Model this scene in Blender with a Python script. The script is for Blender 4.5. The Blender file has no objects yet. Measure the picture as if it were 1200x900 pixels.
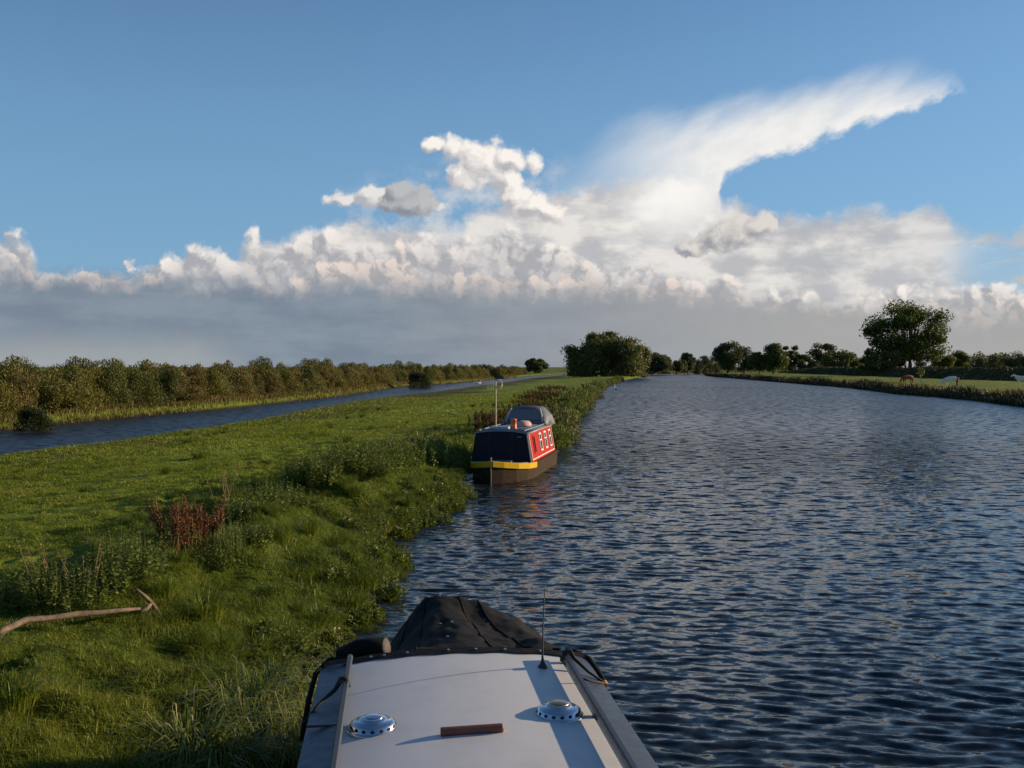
import bpy, math, random
import numpy as np
from mathutils import Vector, Matrix

random.seed(7)
RNG = np.random.default_rng(11)
C = bpy.context.scene.collection
SC = bpy.context.scene
R = math.radians

# ------------------------------------------------------------------ camera
CAM_H = 3.5
cam_d = bpy.data.cameras.new('camera')
cam_d.sensor_width = 36.0
cam_d.lens = 34.5
cam_d.clip_start = 0.05
cam_d.clip_end = 20000
cam = bpy.data.objects.new('camera', cam_d)
C.objects.link(cam)
cam.location = (0, 0, CAM_H)
cam.rotation_euler = (R(90 - 1.0), 0, 0)
SC.camera = cam

# ------------------------------------------------------------------ light
SUN_AZ, SUN_EL = 67.0, 12.2          # degrees right of the view, above the horizon
SKY_STRENGTH = 0.092
EXPOSURE = 0.5
sv = Vector((math.sin(R(SUN_AZ)) * math.cos(R(SUN_EL)), math.cos(R(SUN_AZ)) * math.cos(R(SUN_EL)), math.sin(R(SUN_EL))))
sun_d = bpy.data.lights.new('sun', 'SUN')
sun_d.energy = 5.0
sun_d.angle = R(0.5)
sun_d.color = (1.0, 0.77, 0.52)
sun = bpy.data.objects.new('sun', sun_d)
C.objects.link(sun)
sun.rotation_euler = sv.to_track_quat('Z', 'Y').to_euler()
SC.view_settings.view_transform = 'Standard'
SC.view_settings.look = 'None'
SC.view_settings.exposure = EXPOSURE
SC.view_settings.gamma = 1.0
SC.view_settings.use_curve_mapping = False
SC.cycles.use_denoising = True
SC.cycles.max_bounces = 6
SC.cycles.transparent_max_bounces = 6
SC.cycles.caustics_reflective = False
SC.cycles.caustics_refractive = False


def lin(c):
    return tuple(((v / 255.0) / 12.92 if v / 255.0 <= 0.04045 else ((v / 255.0 + 0.055) / 1.055) ** 2.4) for v in c)


# ---- node arithmetic on a world tree: E wraps a socket or a number
world = bpy.data.worlds.new("World")
SC.world = world
world.use_nodes = True
world.cycles.sampling_method = 'MANUAL'
world.cycles.sample_map_resolution = 512
NT = world.node_tree
NT.nodes.clear()


def _in(sock, v):
    if isinstance(v, E):
        v = v.s
    if hasattr(v, 'is_output'):
        NT.links.new(v, sock)
    else:
        sock.default_value = v


def M(op, a, b=None, c=None, clamp=False):
    n = NT.nodes.new('ShaderNodeMath')
    n.operation = op
    n.use_clamp = clamp
    _in(n.inputs[0], a)
    if b is not None:
        _in(n.inputs[1], b)
    if c is not None:
        _in(n.inputs[2], c)
    return E(n.outputs[0])


class E:
    def __init__(self, s):
        self.s = s

    def __add__(self, o): return M('ADD', self, o)
    __radd__ = __add__
    def __sub__(self, o): return M('SUBTRACT', self, o)
    def __rsub__(self, o): return M('SUBTRACT', o, self)
    def __mul__(self, o): return M('MULTIPLY', self, o)
    __rmul__ = __mul__


def smooth(a, b, x):
    n = NT.nodes.new('ShaderNodeMapRange')
    n.interpolation_type = 'SMOOTHSTEP'
    _in(n.inputs['Value'], x)
    _in(n.inputs['From Min'], a)
    _in(n.inputs['From Max'], b)
    return E(n.outputs['Result'])


def vec(u, v, w=0.0):
    n = NT.nodes.new('ShaderNodeCombineXYZ')
    _in(n.inputs[0], u); _in(n.inputs[1], v); _in(n.inputs[2], w)
    return n.outputs[0]


def noise(u, v, seed, scale=1.0, detail=5.0, rough=0.55, dist=0.0):
    n = NT.nodes.new('ShaderNodeTexNoise')
    n.noise_dimensions = '2D'
    n.inputs['Scale'].default_value = scale
    n.inputs['Detail'].default_value = detail
    n.inputs['Roughness'].default_value = rough
    n.inputs['Distortion'].default_value = dist
    NT.links.new(vec(u + seed * 7.3, v + seed * 3.1), n.inputs['Vector'])
    return E(n.outputs['Fac'])


def billow(u, v, seed, scale=3.0, detail=2.0):
    n = NT.nodes.new('ShaderNodeTexVoronoi')
    n.voronoi_dimensions = '2D'
    n.feature = 'SMOOTH_F1'
    n.inputs['Scale'].default_value = scale
    n.inputs['Detail'].default_value = detail
    n.inputs['Roughness'].default_value = 0.5
    n.inputs['Lacunarity'].default_value = 2.2
    n.inputs['Smoothness'].default_value = 0.35
    NT.links.new(vec(u + seed * 7.3, v + seed * 3.1), n.inputs['Vector'])
    return 1.0 - E(n.outputs['Distance'])


def curve(u, pts):
    """height (sky units) as a smooth profile over the azimuth"""
    n = NT.nodes.new('ShaderNodeFloatCurve')
    cm = n.mapping.curves[0]
    P = [uv(*p) for p in pts]
    P = [((a + 6) / 12.0, b / 5.0) for a, b in P]
    while len(cm.points) < len(P):
        cm.points.new(0.5, 0.5)
    for q, p in zip(cm.points, P):
        q.location = p
        q.handle_type = 'AUTO_CLAMPED'
    n.mapping.update()
    _in(n.inputs['Value'], (u + 6.0) * (1 / 12.0))
    return E(n.outputs[0]) * 5.0


def uv(px, py):
    az = math.atan((px - 600) / 1150.0)
    return az * 10, math.atan((430 - py) / 1150.0 * math.cos(az)) * 10


def ellipse(u, v, px, py, rx, ry, rot=0.0):
    cu, cv = uv(px, py)
    c, s = math.cos(R(rot)), math.sin(R(rot))
    du, dv = u - cu, v - cv
    a = (du * c + dv * s) * (115.0 / rx)
    b = (dv * c - du * s) * (115.0 / ry)
    return 1.0 - M('SQRT', a * a + b * b)


def col(c, k=1.0 / SKY_STRENGTH / 2 ** EXPOSURE):
    n = NT.nodes.new('ShaderNodeRGB')
    l = lin(c)
    n.outputs[0].default_value = (l[0] * k, l[1] * k, l[2] * k, 1)
    return n.outputs[0]


def mix(f, a, b):
    n = NT.nodes.new('ShaderNodeMix')
    n.data_type = 'RGBA'
    n.clamp_factor = True
    _in(n.inputs['Factor'], f)
    for s, v in ((n.inputs[6], a), (n.inputs[7], b)):
        NT.links.new(v, s)
    return n.outputs[2]


tc = NT.nodes.new('ShaderNodeTexCoord')
sp = NT.nodes.new('ShaderNodeSeparateXYZ')
NT.links.new(tc.outputs['Generated'], sp.inputs[0])
U0 = M('ARCTAN2', E(sp.outputs[0]), E(sp.outputs[1])) * 10.0
V0 = M('ARCSINE', E(sp.outputs[2])) * 10.0

sky = NT.nodes.new('ShaderNodeTexSky')
sky.sky_type = 'NISHITA'
sky.sun_disc = False
sky.sun_elevation = R(SUN_EL)
sky.sun_rotation = R(SUN_AZ)
sky.air_density = 1.0
sky.dust_density = 0.25
sky.ozone_density = 4.4
SKYC = sky.outputs[0]

# warped sky coordinates give the clouds their ragged outlines
wu = noise(U0, V0, 3.1, 2.2, 4) - 0.5
wv = noise(U0, V0, 8.7, 2.2, 4) - 0.5
U = U0 + wu * 0.22
V = V0 + wv * 0.16
U = U + (noise(U0, V0, 13.3, 7.0, 3) - 0.5) * 0.10
V = V + (noise(U0, V0, 18.7, 7.0, 3) - 0.5) * 0.08
LU, LV = 0.075, 0.055                       # towards the sun, in the sky


def lit(f0, f1, k):
    return M('ADD', 0.5, (f0 - f1) * k, clamp=True)


# pale veil near the cloud field
SKYC = mix(smooth(9.0, 3.0, V0) * 0.13 + smooth(4.4, 1.0, V0) * 0.5, SKYC, col((128, 172, 210)))
# --- anvil plume
ca, sa = math.cos(R(26)), math.sin(R(26))
ua, va = U0 * ca + V0 * sa, V0 * ca - U0 * sa
fib = noise(ua * 0.7, va * 2.0, 1.0, 1.5, 5, 0.5)
fib2 = noise(ua * 1.3, va * 2.2, 4.0, 3.0, 5, 0.6)
top = curve(U0, [(560, 260), (620, 215), (680, 160), (740, 118), (800, 112), (900, 94), (1000, 74), (1060, 65), (1112, 68), (1126, 90), (1140, 130), (1180, 170)])
bot = curve(U0, [(560, 300), (800, 270), (836, 252), (845, 214), (885, 192), (930, 182), (960, 168), (1010, 150), (1060, 134), (1095, 122), (1116, 106), (1140, 135), (1180, 175)])
an = smooth(-0.03, 0.10, V0 - bot + (fib2 - 0.5) * 0.22)
hi = smooth(0.02, 0.56, top - V0 + (fib - 0.5) * 0.42)
left_fade = smooth(uv(670, 0)[0], uv(850, 0)[0], U0)
anvil = an * hi * (0.22 + 0.78 * left_fade)
acol = mix(smooth(0.3, 0.7, fib2) * 0.5, col((238, 236, 233)), col((254, 251, 246)))
SKYC = mix(anvil * 0.95, SKYC, acol)
# --- bright mass behind, shelf to the right
top = curve(U0, [(300, 285), (380, 262), (440, 258), (520, 262), (560, 246), (600, 234), (625, 230), (660, 218), (720, 210), (790, 205), (838, 212), (846, 236), (862, 226), (872, 238), (905, 247), (960, 250), (1010, 240), (1060, 238), (1096, 240), (1112, 256), (1140, 270), (1190, 268), (1240, 262)])
m0 = noise(U, V, 12.0, 3.6, 6, 0.58)
mass = smooth(-0.02, 0.16, top - V + (m0 - 0.5) * 0.28)
mcol = mix(smooth(0.36, 0.66, noise(U0 * 0.8, V0 * 1.5, 6.0, 2.2, 5, 0.55)), col((190, 188, 189)), col((236, 230, 223)))
mcol = mix(smooth(0.48, 0.70, noise(U0 * 0.45, V0 * 2.6, 9.4, 2.0, 5, 0.55)) * smooth(2.1, 1.3, V0) * 0.55, mcol, col((176, 178, 184)))
mcol = mix(smooth(uv(900, 0)[0], uv(1180, 0)[0], U0) * 0.30, mcol, col((196, 198, 202)))
core = smooth(0.0, 0.9, ellipse(U, V, 800, 225, 110, 75, 20))
mcol = mix(core * 0.85, mcol, col((255, 252, 247)))
gap = smooth(uv(1085, 0)[0], uv(1160, 0)[0], U0) * smooth(0.42, 0.58, noise(U0 * 0.6, V0 * 1.8, 5.5, 2.0, 5))
SKYC = mix(mass * (0.93 - gap * 0.75), SKYC, mcol)


def puff(lumps, seed, dark, bright, edge=0.16, bscale=5.0, amp=0.9, k=2.2, alpha=0.97):
    """a cumulus heap: union of rounded lumps with billowed edges, lit from the right"""
    global SKYC

    def field(u, v):
        f = None
        for (px, py, rx, ry) in lumps:
            g = ellipse(u, v, px, py, rx, ry)
            f = g if f is None else M('SMOOTH_MAX', f, g, 0.25)
        b = billow(u, v, seed, bscale, 3)
        return f + 0.12 + (b - 0.34) * amp * 0.8, b
    f0, b0 = field(U, V)
    f1, b1 = field(U + LU, V + LV)
    l = lit(f0, f1, k)
    c = mix(l, col(dark), col(bright))
    SKYC = mix(smooth(0.0, edge, f0) * alpha, SKYC, c)


# thin veil that ties the heaps together
vw = smooth(0.42, 0.72, noise(U0, V0 * 1.3, 15.0, 1.9, 6, 0.6)) * smooth(0.0, 0.7, ellipse(U, V, 540, 236, 190, 62, 8))
SKYC = mix(vw * 0.75, SKYC, col((214, 214, 216)))
puff([(405, 236, 26, 13), (440, 232, 24, 13), (508, 240, 26, 9)], 21.0, (180, 180, 186), (232, 228, 224), 0.5, 3.2)
puff([(452, 238, 26, 12), (486, 238, 34, 14), (470, 228, 24, 10)], 27.0, (138, 143, 152), (188, 188, 190), 0.45, 3.0, 1.0, 1.2)
puff([(510, 172, 20, 9), (535, 176, 26, 20), (562, 194, 40, 30), (600, 190, 34, 14), (626, 192, 16, 15), (540, 205, 24, 20), (590, 214, 26, 18), (606, 230, 30, 16), (624, 244, 28, 18), (640, 250, 26, 14)], 33.0, (186, 183, 186), (252, 245, 237), 0.5, 2.8, 0.8, 1.5)
puff([(838, 276, 40, 20), (868, 276, 30, 20), (812, 288, 22, 10), (886, 268, 16, 14)], 41.0, (156, 158, 164), (222, 216, 210), 0.40, 2.8, 1.0, 1.3)


def bank(pts, seed, dark, bright, amp, bscale, edge, k, fade0, fade1):
    """a long bank of cumulus with a heaped top, fading down into the layer below"""
    global SKYC
    top = curve(U0, pts)
    b0 = billow(U, V, seed, bscale, 3)
    b1 = billow(U + LU, V + LV, seed, bscale, 3)
    q = noise(U, V, seed + 3.0, 1.5, 4) - 0.5
    f = top - V + (b0 - 0.56) * amp + q * 0.14
    l = lit(b0, b1, k)
    depth = smooth(0.0, 0.42, top - V + q * 0.3)
    l = M('MULTIPLY', l, 1.0 - depth * 0.6)
    c = mix(l, col(dark), col(bright))
    SKYC = mix(smooth(0.0, edge, f) * 0.96, SKYC, c)


bank([(-200, 270), (0, 256), (26, 258), (48, 284), (70, 296), (110, 292), (150, 298), (200, 290), (230, 276), (270, 282), (304, 258), (330, 274), (362, 262), (400, 264), (430, 266), (486, 266), (520, 262), (600, 260), (640, 272), (700, 292), (800, 310), (900, 322), (1000, 332), (1100, 318), (1200, 316), (1400, 320)],
     51.0, (170, 171, 176), (252, 244, 236), 0.29, 2.2, 0.15, 2.6, 0, 0)
bank([(-200, 300), (0, 296), (60, 304), (140, 300), (215, 318), (240, 328), (290, 312), (340, 318), (372, 296), (420, 292), (470, 282), (520, 300), (580, 298), (640, 306), (690, 296), (740, 308), (800, 318), (850, 326), (900, 334), (960, 344), (1000, 340), (1080, 348), (1140, 340), (1200, 344), (1400, 345)],
     63.0, (172, 170, 173), (248, 230, 217), 0.32, 3.2, 0.13, 3.0, 0, 0)
# --- dark layer under the cumulus, lighter towards the right
side = smooth(uv(330, 0)[0], uv(1080, 0)[0], U0)
dk = mix(side, col((116, 131, 148)), col((170, 169, 168)))
dk2 = mix(side, col((135, 148, 161)), col((165, 166, 167)))
n1 = noise(U0 * 0.7, V0 * 2.6, 71.0, 1.6, 5)
base_line = curve(U0, [(-200, 322), (0, 322), (200, 330), (300, 332), (450, 336), (600, 340), (800, 344), (950, 354), (1100, 368), (1200, 372), (1400, 375)])
low = smooth(-0.16, 0.16, base_line - V + (m0 - 0.5) * 0.3)
lowc = mix(smooth(0.25, 0.75, n1), dk, dk2)
hz = smooth(0.42, 0.02, V0 + (n1 - 0.5) * 0.3) * smooth(uv(330, 0)[0], uv(200, 0)[0], U0 + (n1 - 0.5) * 1.2)
lowc = mix(hz * 0.9, lowc, col((160, 166, 168)))
SKYC = mix(low * 0.97, SKYC, lowc)

bg = NT.nodes.new('ShaderNodeBackground')
bg.inputs['Strength'].default_value = SKY_STRENGTH
NT.links.new(SKYC, bg.inputs['Color'])
wo = NT.nodes.new('ShaderNodeOutputWorld')
NT.links.new(bg.outputs[0], wo.inputs['Surface'])

# ------------------------------------------------------------------ helpers
def material(name, color=(0.5, 0.5, 0.5), rough=0.6, metal=0.0, spec=0.5):
    m = bpy.data.materials.new(name)
    m.use_nodes = True
    b = m.node_tree.nodes['Principled BSDF']
    b.inputs['Base Color'].default_value = (*color, 1)
    b.inputs['Roughness'].default_value = rough
    b.inputs['Metallic'].default_value = metal
    b.inputs['Specular IOR Level'].default_value = spec
    return m


def ramp(nt, fac, stops):
    n = nt.nodes.new('ShaderNodeValToRGB')
    el = n.color_ramp.elements
    while len(el) < len(stops):
        el.new(0.5)
    for e, (p, c) in zip(el, stops):
        e.position = p
        e.color = (*c, 1)
    if fac is not None:
        nt.links.new(fac, n.inputs[0])
    return n.outputs[0]


def tex_noise(nt, scale, detail=4, rough=0.55, coord='Object', stretch=(1, 1, 1)):
    t = nt.nodes.new('ShaderNodeTexCoord')
    mp = nt.nodes.new('ShaderNodeMapping')
    mp.inputs['Scale'].default_value = stretch
    nt.links.new(t.outputs[coord], mp.inputs[0])
    n = nt.nodes.new('ShaderNodeTexNoise')
    n.inputs['Scale'].default_value = scale
    n.inputs['Detail'].default_value = detail
    n.inputs['Roughness'].default_value = rough
    nt.links.new(mp.outputs[0], n.inputs['Vector'])
    return n.outputs['Fac']


def bump(nt, b, height, strength, dist):
    n = nt.nodes.new('ShaderNodeBump')
    n.inputs['Strength'].default_value = strength
    n.inputs['Distance'].default_value = dist
    nt.links.new(height, n.inputs['Height'])
    nt.links.new(n.outputs[0], b.inputs['Normal'])


def painted(name, color, rough=0.45, wear=(0.5, 0.9), wear_col=None, scale=9.0, metal=0.0, bumpy=0.1):
    """paint or cloth with its own grime"""
    m = material(name, color, rough, metal)
    nt = m.node_tree
    b = nt.nodes['Principled BSDF']
    wc = wear_col or tuple(v * 0.62 for v in color)
    f = tex_noise(nt, scale, 6, 0.65)
    nt.links.new(ramp(nt, f, [(wear[0], color), (wear[1], wc)]), b.inputs['Base Color'])
    f2 = tex_noise(nt, scale * 2.7, 4)
    mr = nt.nodes.new('ShaderNodeMapRange')
    mr.inputs['To Min'].default_value = max(0.05, rough - 0.15)
    mr.inputs['To Max'].default_value = min(1, rough + 0.2)
    nt.links.new(f2, mr.inputs[0])
    nt.links.new(mr.outputs[0], b.inputs['Roughness'])
    bump(nt, b, f2, bumpy, 0.01)
    return m


def leafy(name, stops, trans=0.35, rough=0.55, patch=None):
    """leaf material: every leaf its own tint, some light passes through"""
    m = bpy.data.materials.new(name)
    m.use_nodes = True
    nt = m.node_tree
    nt.nodes.clear()
    g = nt.nodes.new('ShaderNodeNewGeometry')
    fac = g.outputs['Random Per Island']
    if patch:
        pn = tex_noise(nt, patch, 3)
        mx = nt.nodes.new('ShaderNodeMath')
        mx.operation = 'MULTIPLY_ADD'
        nt.links.new(fac, mx.inputs[0])
        mx.inputs[1].default_value = 0.45
        sb = nt.nodes.new('ShaderNodeMapRange')
        sb.inputs['From Min'].default_value = 0.3
        sb.inputs['From Max'].default_value = 0.7
        sb.inputs['To Max'].default_value = 0.55
        nt.links.new(pn, sb.inputs[0])
        nt.links.new(sb.outputs[0], mx.inputs[2])
        fac = mx.outputs[0]
    c = ramp(nt, fac, stops)
    p = nt.nodes.new('ShaderNodeBsdfPrincipled')
    p.inputs['Roughness'].default_value = rough
    p.inputs['Specular IOR Level'].default_value = 0.25
    nt.links.new(c, p.inputs['Base Color'])
    t = nt.nodes.new('ShaderNodeBsdfTranslucent')
    nt.links.new(c, t.inputs['Color'])
    mx = nt.nodes.new('ShaderNodeMixShader')
    mx.inputs[0].default_value = trans
    nt.links.new(p.outputs[0], mx.inputs[1])
    nt.links.new(t.outputs[0], mx.inputs[2])
    o = nt.nodes.new('ShaderNodeOutputMaterial')
    nt.links.new(mx.outputs[0], o.inputs[0])
    return m


def np_mesh(name, verts, faces, mat, smooth_shade=False):
    """verts (n,3), faces list of int arrays (m,k); fast mesh"""
    me = bpy.data.meshes.new(name)
    verts = np.asarray(verts, dtype=np.float32).reshape(-1, 3)
    me.vertices.add(len(verts))
    me.vertices.foreach_set('co', verts.ravel())
    faces = [np.asarray(f, dtype=np.int32) for f in faces if len(f)]
    loops = np.concatenate([f.ravel() for f in faces])
    tot = np.concatenate([np.full(len(f), f.shape[1], dtype=np.int32) for f in faces])
    start = np.concatenate([[0], np.cumsum(tot)[:-1]]).astype(np.int32)
    me.loops.add(len(loops))
    me.loops.foreach_set('vertex_index', loops)
    me.polygons.add(len(tot))
    me.polygons.foreach_set('loop_start', start)
    me.polygons.foreach_set('loop_total', tot)
    if smooth_shade:
        me.polygons.foreach_set('use_smooth', np.ones(len(tot), dtype=bool))
    me.materials.append(mat)
    me.update(calc_edges=True)
    me.validate()
    return me


class MB:
    """collects simple solids; build() links them as one mesh object"""
    def __init__(self):
        self.v, self.f = [], []

    def add(self, v, f):
        o = len(self.v)
        self.v += [tuple(p) for p in v]
        self.f += [tuple(i + o for i in q) for q in f]

    def box(self, x0, x1, y0, y1, z0, z1):
        v = [(x, y, z) for z in (z0, z1) for y in (y0, y1) for x in (x0, x1)]
        self.add(v, [(0, 2, 3, 1), (4, 5, 7, 6), (0, 1, 5, 4), (2, 6, 7, 3), (0, 4, 6, 2), (1, 3, 7, 5)])

    def tube(self, pts, r, n=8, cap=True):
        pts = [Vector(p) for p in pts]
        rs = r if isinstance(r, (list, tuple)) else [r] * len(pts)
        v, f = [], []
        prev = None
        for i, p in enumerate(pts):
            t = (pts[min(i + 1, len(pts) - 1)] - pts[max(i - 1, 0)]).normalized()
            if prev is None:
                a = t.orthogonal().normalized()
            else:
                a = (prev - t * prev.dot(t)).normalized()
            prev = a
            b = t.cross(a)
            for k in range(n):
                q = 2 * math.pi * k / n
                v.append(p + (a * math.cos(q) + b * math.sin(q)) * rs[i])
        for i in range(len(pts) - 1):
            for k in range(n):
                f.append((i * n + k, i * n + (k + 1) % n, (i + 1) * n + (k + 1) % n, (i + 1) * n + k))
        if cap:
            f.append(tuple(range(n - 1, -1, -1)))
            f.append(tuple((len(pts) - 1) * n + k for k in range(n)))
        self.add(v, f)

    def lathe(self, prof, n=32, o=(0, 0, 0)):
        v, f = [], []
        for r, z in prof:
            for k in range(n):
                q = 2 * math.pi * k / n
                v.append((o[0] + r * math.cos(q), o[1] + r * math.sin(q), o[2] + z))
        for i in range(len(prof) - 1):
            for k in range(n):
                f.append((i * n + k, i * n + (k + 1) % n, (i + 1) * n + (k + 1) % n, (i + 1) * n + k))
        f.append(tuple((len(prof) - 1) * n + k for k in range(n)))
        f.append(tuple(range(n - 1, -1, -1)))
        self.add(v, f)

    def grid(self, fn, nu, nv):
        v = [fn(i / nu, j / nv) for j in range(nv + 1) for i in range(nu + 1)]
        w = nu + 1
        self.add(v, [(j * w + i, j * w + i + 1, (j + 1) * w + i + 1, (j + 1) * w + i) for j in range(nv) for i in range(nu)])

    def loft(self, rings, cap=True, closed=True):
        n = len(rings[0])
        v = [p for r in rings for p in r]
        f = []
        m = n if closed else n - 1
        for i in range(len(rings) - 1):
            for k in range(m):
                f.append((i * n + k, i * n + (k + 1) % n, (i + 1) * n + (k + 1) % n, (i + 1) * n + k))
        if cap and closed:
            f.append(tuple(range(n - 1, -1, -1)))
            f.append(tuple((len(rings) - 1) * n + k for k in range(n)))
        self.add(v, f)

    def mesh(self, name, mat, smooth_shade=False, bevel=0):
        me = bpy.data.meshes.new(name)
        me.from_pydata(self.v, [], self.f)
        me.materials.append(mat)
        if smooth_shade:
            me.polygons.foreach_set('use_smooth', [True] * len(me.polygons))
        me.update()
        return me

    def build(self, name, mat, parent=None, smooth_shade=False, bevel=0, solid=0):
        o = bpy.data.objects.new(name, self.mesh(name, mat, smooth_shade))
        C.objects.link(o)
        if parent:
            o.parent = parent
        if solid:
            md = o.modifiers.new('solid', 'SOLIDIFY')
            md.thickness = solid
        if bevel:
            md = o.modifiers.new('bevel', 'BEVEL')
            md.width = bevel
            md.segments = 2
            md.limit_method = 'ANGLE'
        return o


def link(name, me, parent=None, loc=None):
    o = bpy.data.objects.new(name, me)
    C.objects.link(o)
    if parent:
        o.parent = parent
    if loc:
        o.location = loc
    return o


def tag(o, label=None, cat=None, group=None, kind=None):
    for k, v in (('label', label), ('category', cat), ('group', group), ('kind', kind)):
        if v:
            o[k] = v
    return o


def thing(name, label, cat, loc=(0, 0, 0), rotz=0.0, group=None):
    o = bpy.data.objects.new(name, None)
    C.objects.link(o)
    o.empty_display_size = 0.2
    o.location = loc
    o.rotation_euler = (0, 0, rotz)
    return tag(o, label, cat, group)


def copy_tree(o, parent=None):
    c = o.copy()
    C.objects.link(c)
    if parent:
        c.parent = parent
    for ch in list(o.children):
        copy_tree(ch, c)
    return c


# ---- lattice noise for the terrain
def vnoise(x, y, seed=0):
    x, y = np.asarray(x, dtype=np.float64), np.asarray(y, dtype=np.float64)
    xi, yi = np.floor(x).astype(np.int64), np.floor(y).astype(np.int64)
    fx, fy = x - xi, y - yi
    fx, fy = fx * fx * (3 - 2 * fx), fy * fy * (3 - 2 * fy)

    def h(a, b):
        n = (a * 374761393 + b * 668265263 + seed * 1442695041) & 0xFFFFFFFF
        n = ((n ^ (n >> 13)) * 1274126177) & 0xFFFFFFFF
        return ((n ^ (n >> 16)) & 0xFFFF) / 65535.0
    return (h(xi, yi) * (1 - fx) + h(xi + 1, yi) * fx) * (1 - fy) + (h(xi, yi + 1) * (1 - fx) + h(xi + 1, yi + 1) * fx) * fy


def fbm(x, y, seed=0, oct=4, gain=0.5):
    s, a, t = 0, 1.0, 0
    for i in range(oct):
        s = s + a * (vnoise(x * 2 ** i + i * 17.3, y * 2 ** i + i * 9.1, seed + i) - 0.5)
        t += a
        a *= gain
    return s / t


def sstep(a, b, x):
    t = np.clip((x - a) / (b - a), 0, 1)
    return t * t * (3 - 2 * t)


# ------------------------------------------------------------------ the lie of the land (metres, camera at the origin, +Y ahead)
XL = np.array([(-400, 40), (-30, 2.2), (0, -.85), (4.4, -1.38), (8, -2.05), (10.5, -2.3), (12.8, -2.35), (15.3, -1.95), (16.8, -1.95), (19.2, -2.6), (21, -2.3), (23, -1.8), (26, -1.25), (27.5, -1.35), (29, -1.75), (31, -1.6), (34, -.95), (37, -.2), (40, .9), (45, 2.2), (60, 3.7), (80, 5.9), (110, 9), (161, 14.7), (240, 27), (335, 45), (450, 60), (520, 95), (600, 170), (1000, 620), (6000, 6000)])
XR = np.array([(-400, 60), (-50, 42), (80, 43.8), (106, 48.8), (126, 49.5), (161, 56), (237, 62), (366, 73), (450, 88), (520, 150), (600, 240), (1000, 720), (6000, 6200)])
CN = np.array([(-400, -60), (-30, -28), (0, -25), (39.5, -20.6), (45.7, -19.4), (56, -17.9), (65, -17.5), (96, -16.7), (134, -12.2), (183, -6.2), (268, 2.1), (366, 14), (600, 60), (1000, 200), (6000, 2000)])
CF = np.array([(-400, -70), (-30, -38), (0, -34.5), (54, -28), (67, -26.8), (80, -24.3), (115, -20.3), (175, -18.9), (212, -12), (366, 6.4), (600, 48), (1000, 180), (6000, 1950)])


def pl(P, y):
    return np.interp(y, P[:, 0], P[:, 1])


def bank_left(y):
    near = 1 - sstep(60, 160, y)
    return pl(XL, y) + .12 * near + near * (0.75 * fbm(y * 0.45, y * 0 + 3.3, 5, 3) + .35 * fbm(y * 1.9, y * 0 + 1.1, 9, 2)) * sstep(8, 14, y)


def ground(x, y):
    x, y = np.asarray(x, float), np.asarray(y, float)
    xl, xr, cn, cf = bank_left(y), pl(XR, y) + 1.6 * fbm(y * .12, y * 0 + 7.7, 21, 3), pl(CN, y) + .7 + .9 * fbm(y * .15, y * 0, 31, 3), pl(CF, y) + 1.2 * fbm(y * .1, y * 0 + 4, 33, 3)
    dl = xl - x
    u = np.clip((x - cn) / np.maximum(xl - cn, 1), 0, 1)
    und = fbm(x * .24, y * .17, 41, 4) * .34 * sstep(.02, .25, u)
    tus = fbm(x * 1.1, y * 1.0, 43, 3) * .52 * sstep(.15, .9, dl) * (1 - sstep(2.5, 6.5, dl)) + (fbm(x * 2.3, y * 2.1, 47, 3) * .19 + fbm(x * 4.9, y * 4.4, 49, 2) * .13) * (1 - .75 * sstep(4, 11, dl)) * (1 - sstep(30, 60, y))
    tus = tus * (1 - .9 * np.exp(-((x + 5.2) / 2.0) ** 2 - ((y - 10.4) / 1.1) ** 2))
    hf = .12 + .58 * sstep(.1, .95, u) + und + tus
    wd = .95 + .5 * (1 - sstep(9, 13, y))
    hf = hf * (.60 + .40 * sstep(.2, 2.6, dl))
    hf = hf + (.26 - .14 * (1 - sstep(9, 13, y))) * sstep(.9, 2.2, dl) * (1 - sstep(3.0, 4.5, dl)) * (1 - sstep(30, 42, y))     # low berm along the river
    z = -.7 + (hf + .7) * (.62 * sstep(-.45, .35, dl) + .38 * sstep(-.40, wd, dl))
    z = np.where(x < cn + .8, np.minimum(z, -.6 + (.08 + .6 + und) * sstep(-.5, .5, x - cn)), z)
    # far side of the side channel
    df = cf - x
    z = np.where(df > -1, np.maximum(z, -.6 + 1.15 * sstep(-.4, .9, df) + fbm(x * .3, y * .3, 51, 3) * .25 * sstep(.2, 2, df)), z)
    # right bank, pasture and flood embankment
    dr = x - xr
    fade = (1 - sstep(330, 430, y)) * sstep(-300, -100, y)
    e = dr - 30
    zr = -.7 + 1.55 * sstep(-.5, 1.1, dr) + .25 * sstep(2, 20, dr) + fbm(x * .15, y * .15, 61, 4) * .35 * sstep(1, 6, dr) + fade * 2.05 * np.clip(e / 5.5, 0, 1) * (1 - sstep(10, 18, e))
    z = np.where(dr > -1, np.maximum(z, zr), z)
    return z


def at(px, py, z):
    """ground point on which the pixel of the 1200x900 photograph lies when the land there is z high"""
    Y = (CAM_H - z) * 1150 / (py - 430.0)
    return (px - 600) / 1150.0 * Y, Y


def gz(x, y):
    return float(ground(np.array([x]), np.array([y]))[0])


def spaced(segments):
    out = [segments[0][0]]
    for a, b, d0, d1 in segments:
        x = a
        while x < b - 1e-6:
            x = min(b, x + d0 + (d1 - d0) * (x - a) / (b - a))
            out.append(x)
    return np.array(out)


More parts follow.
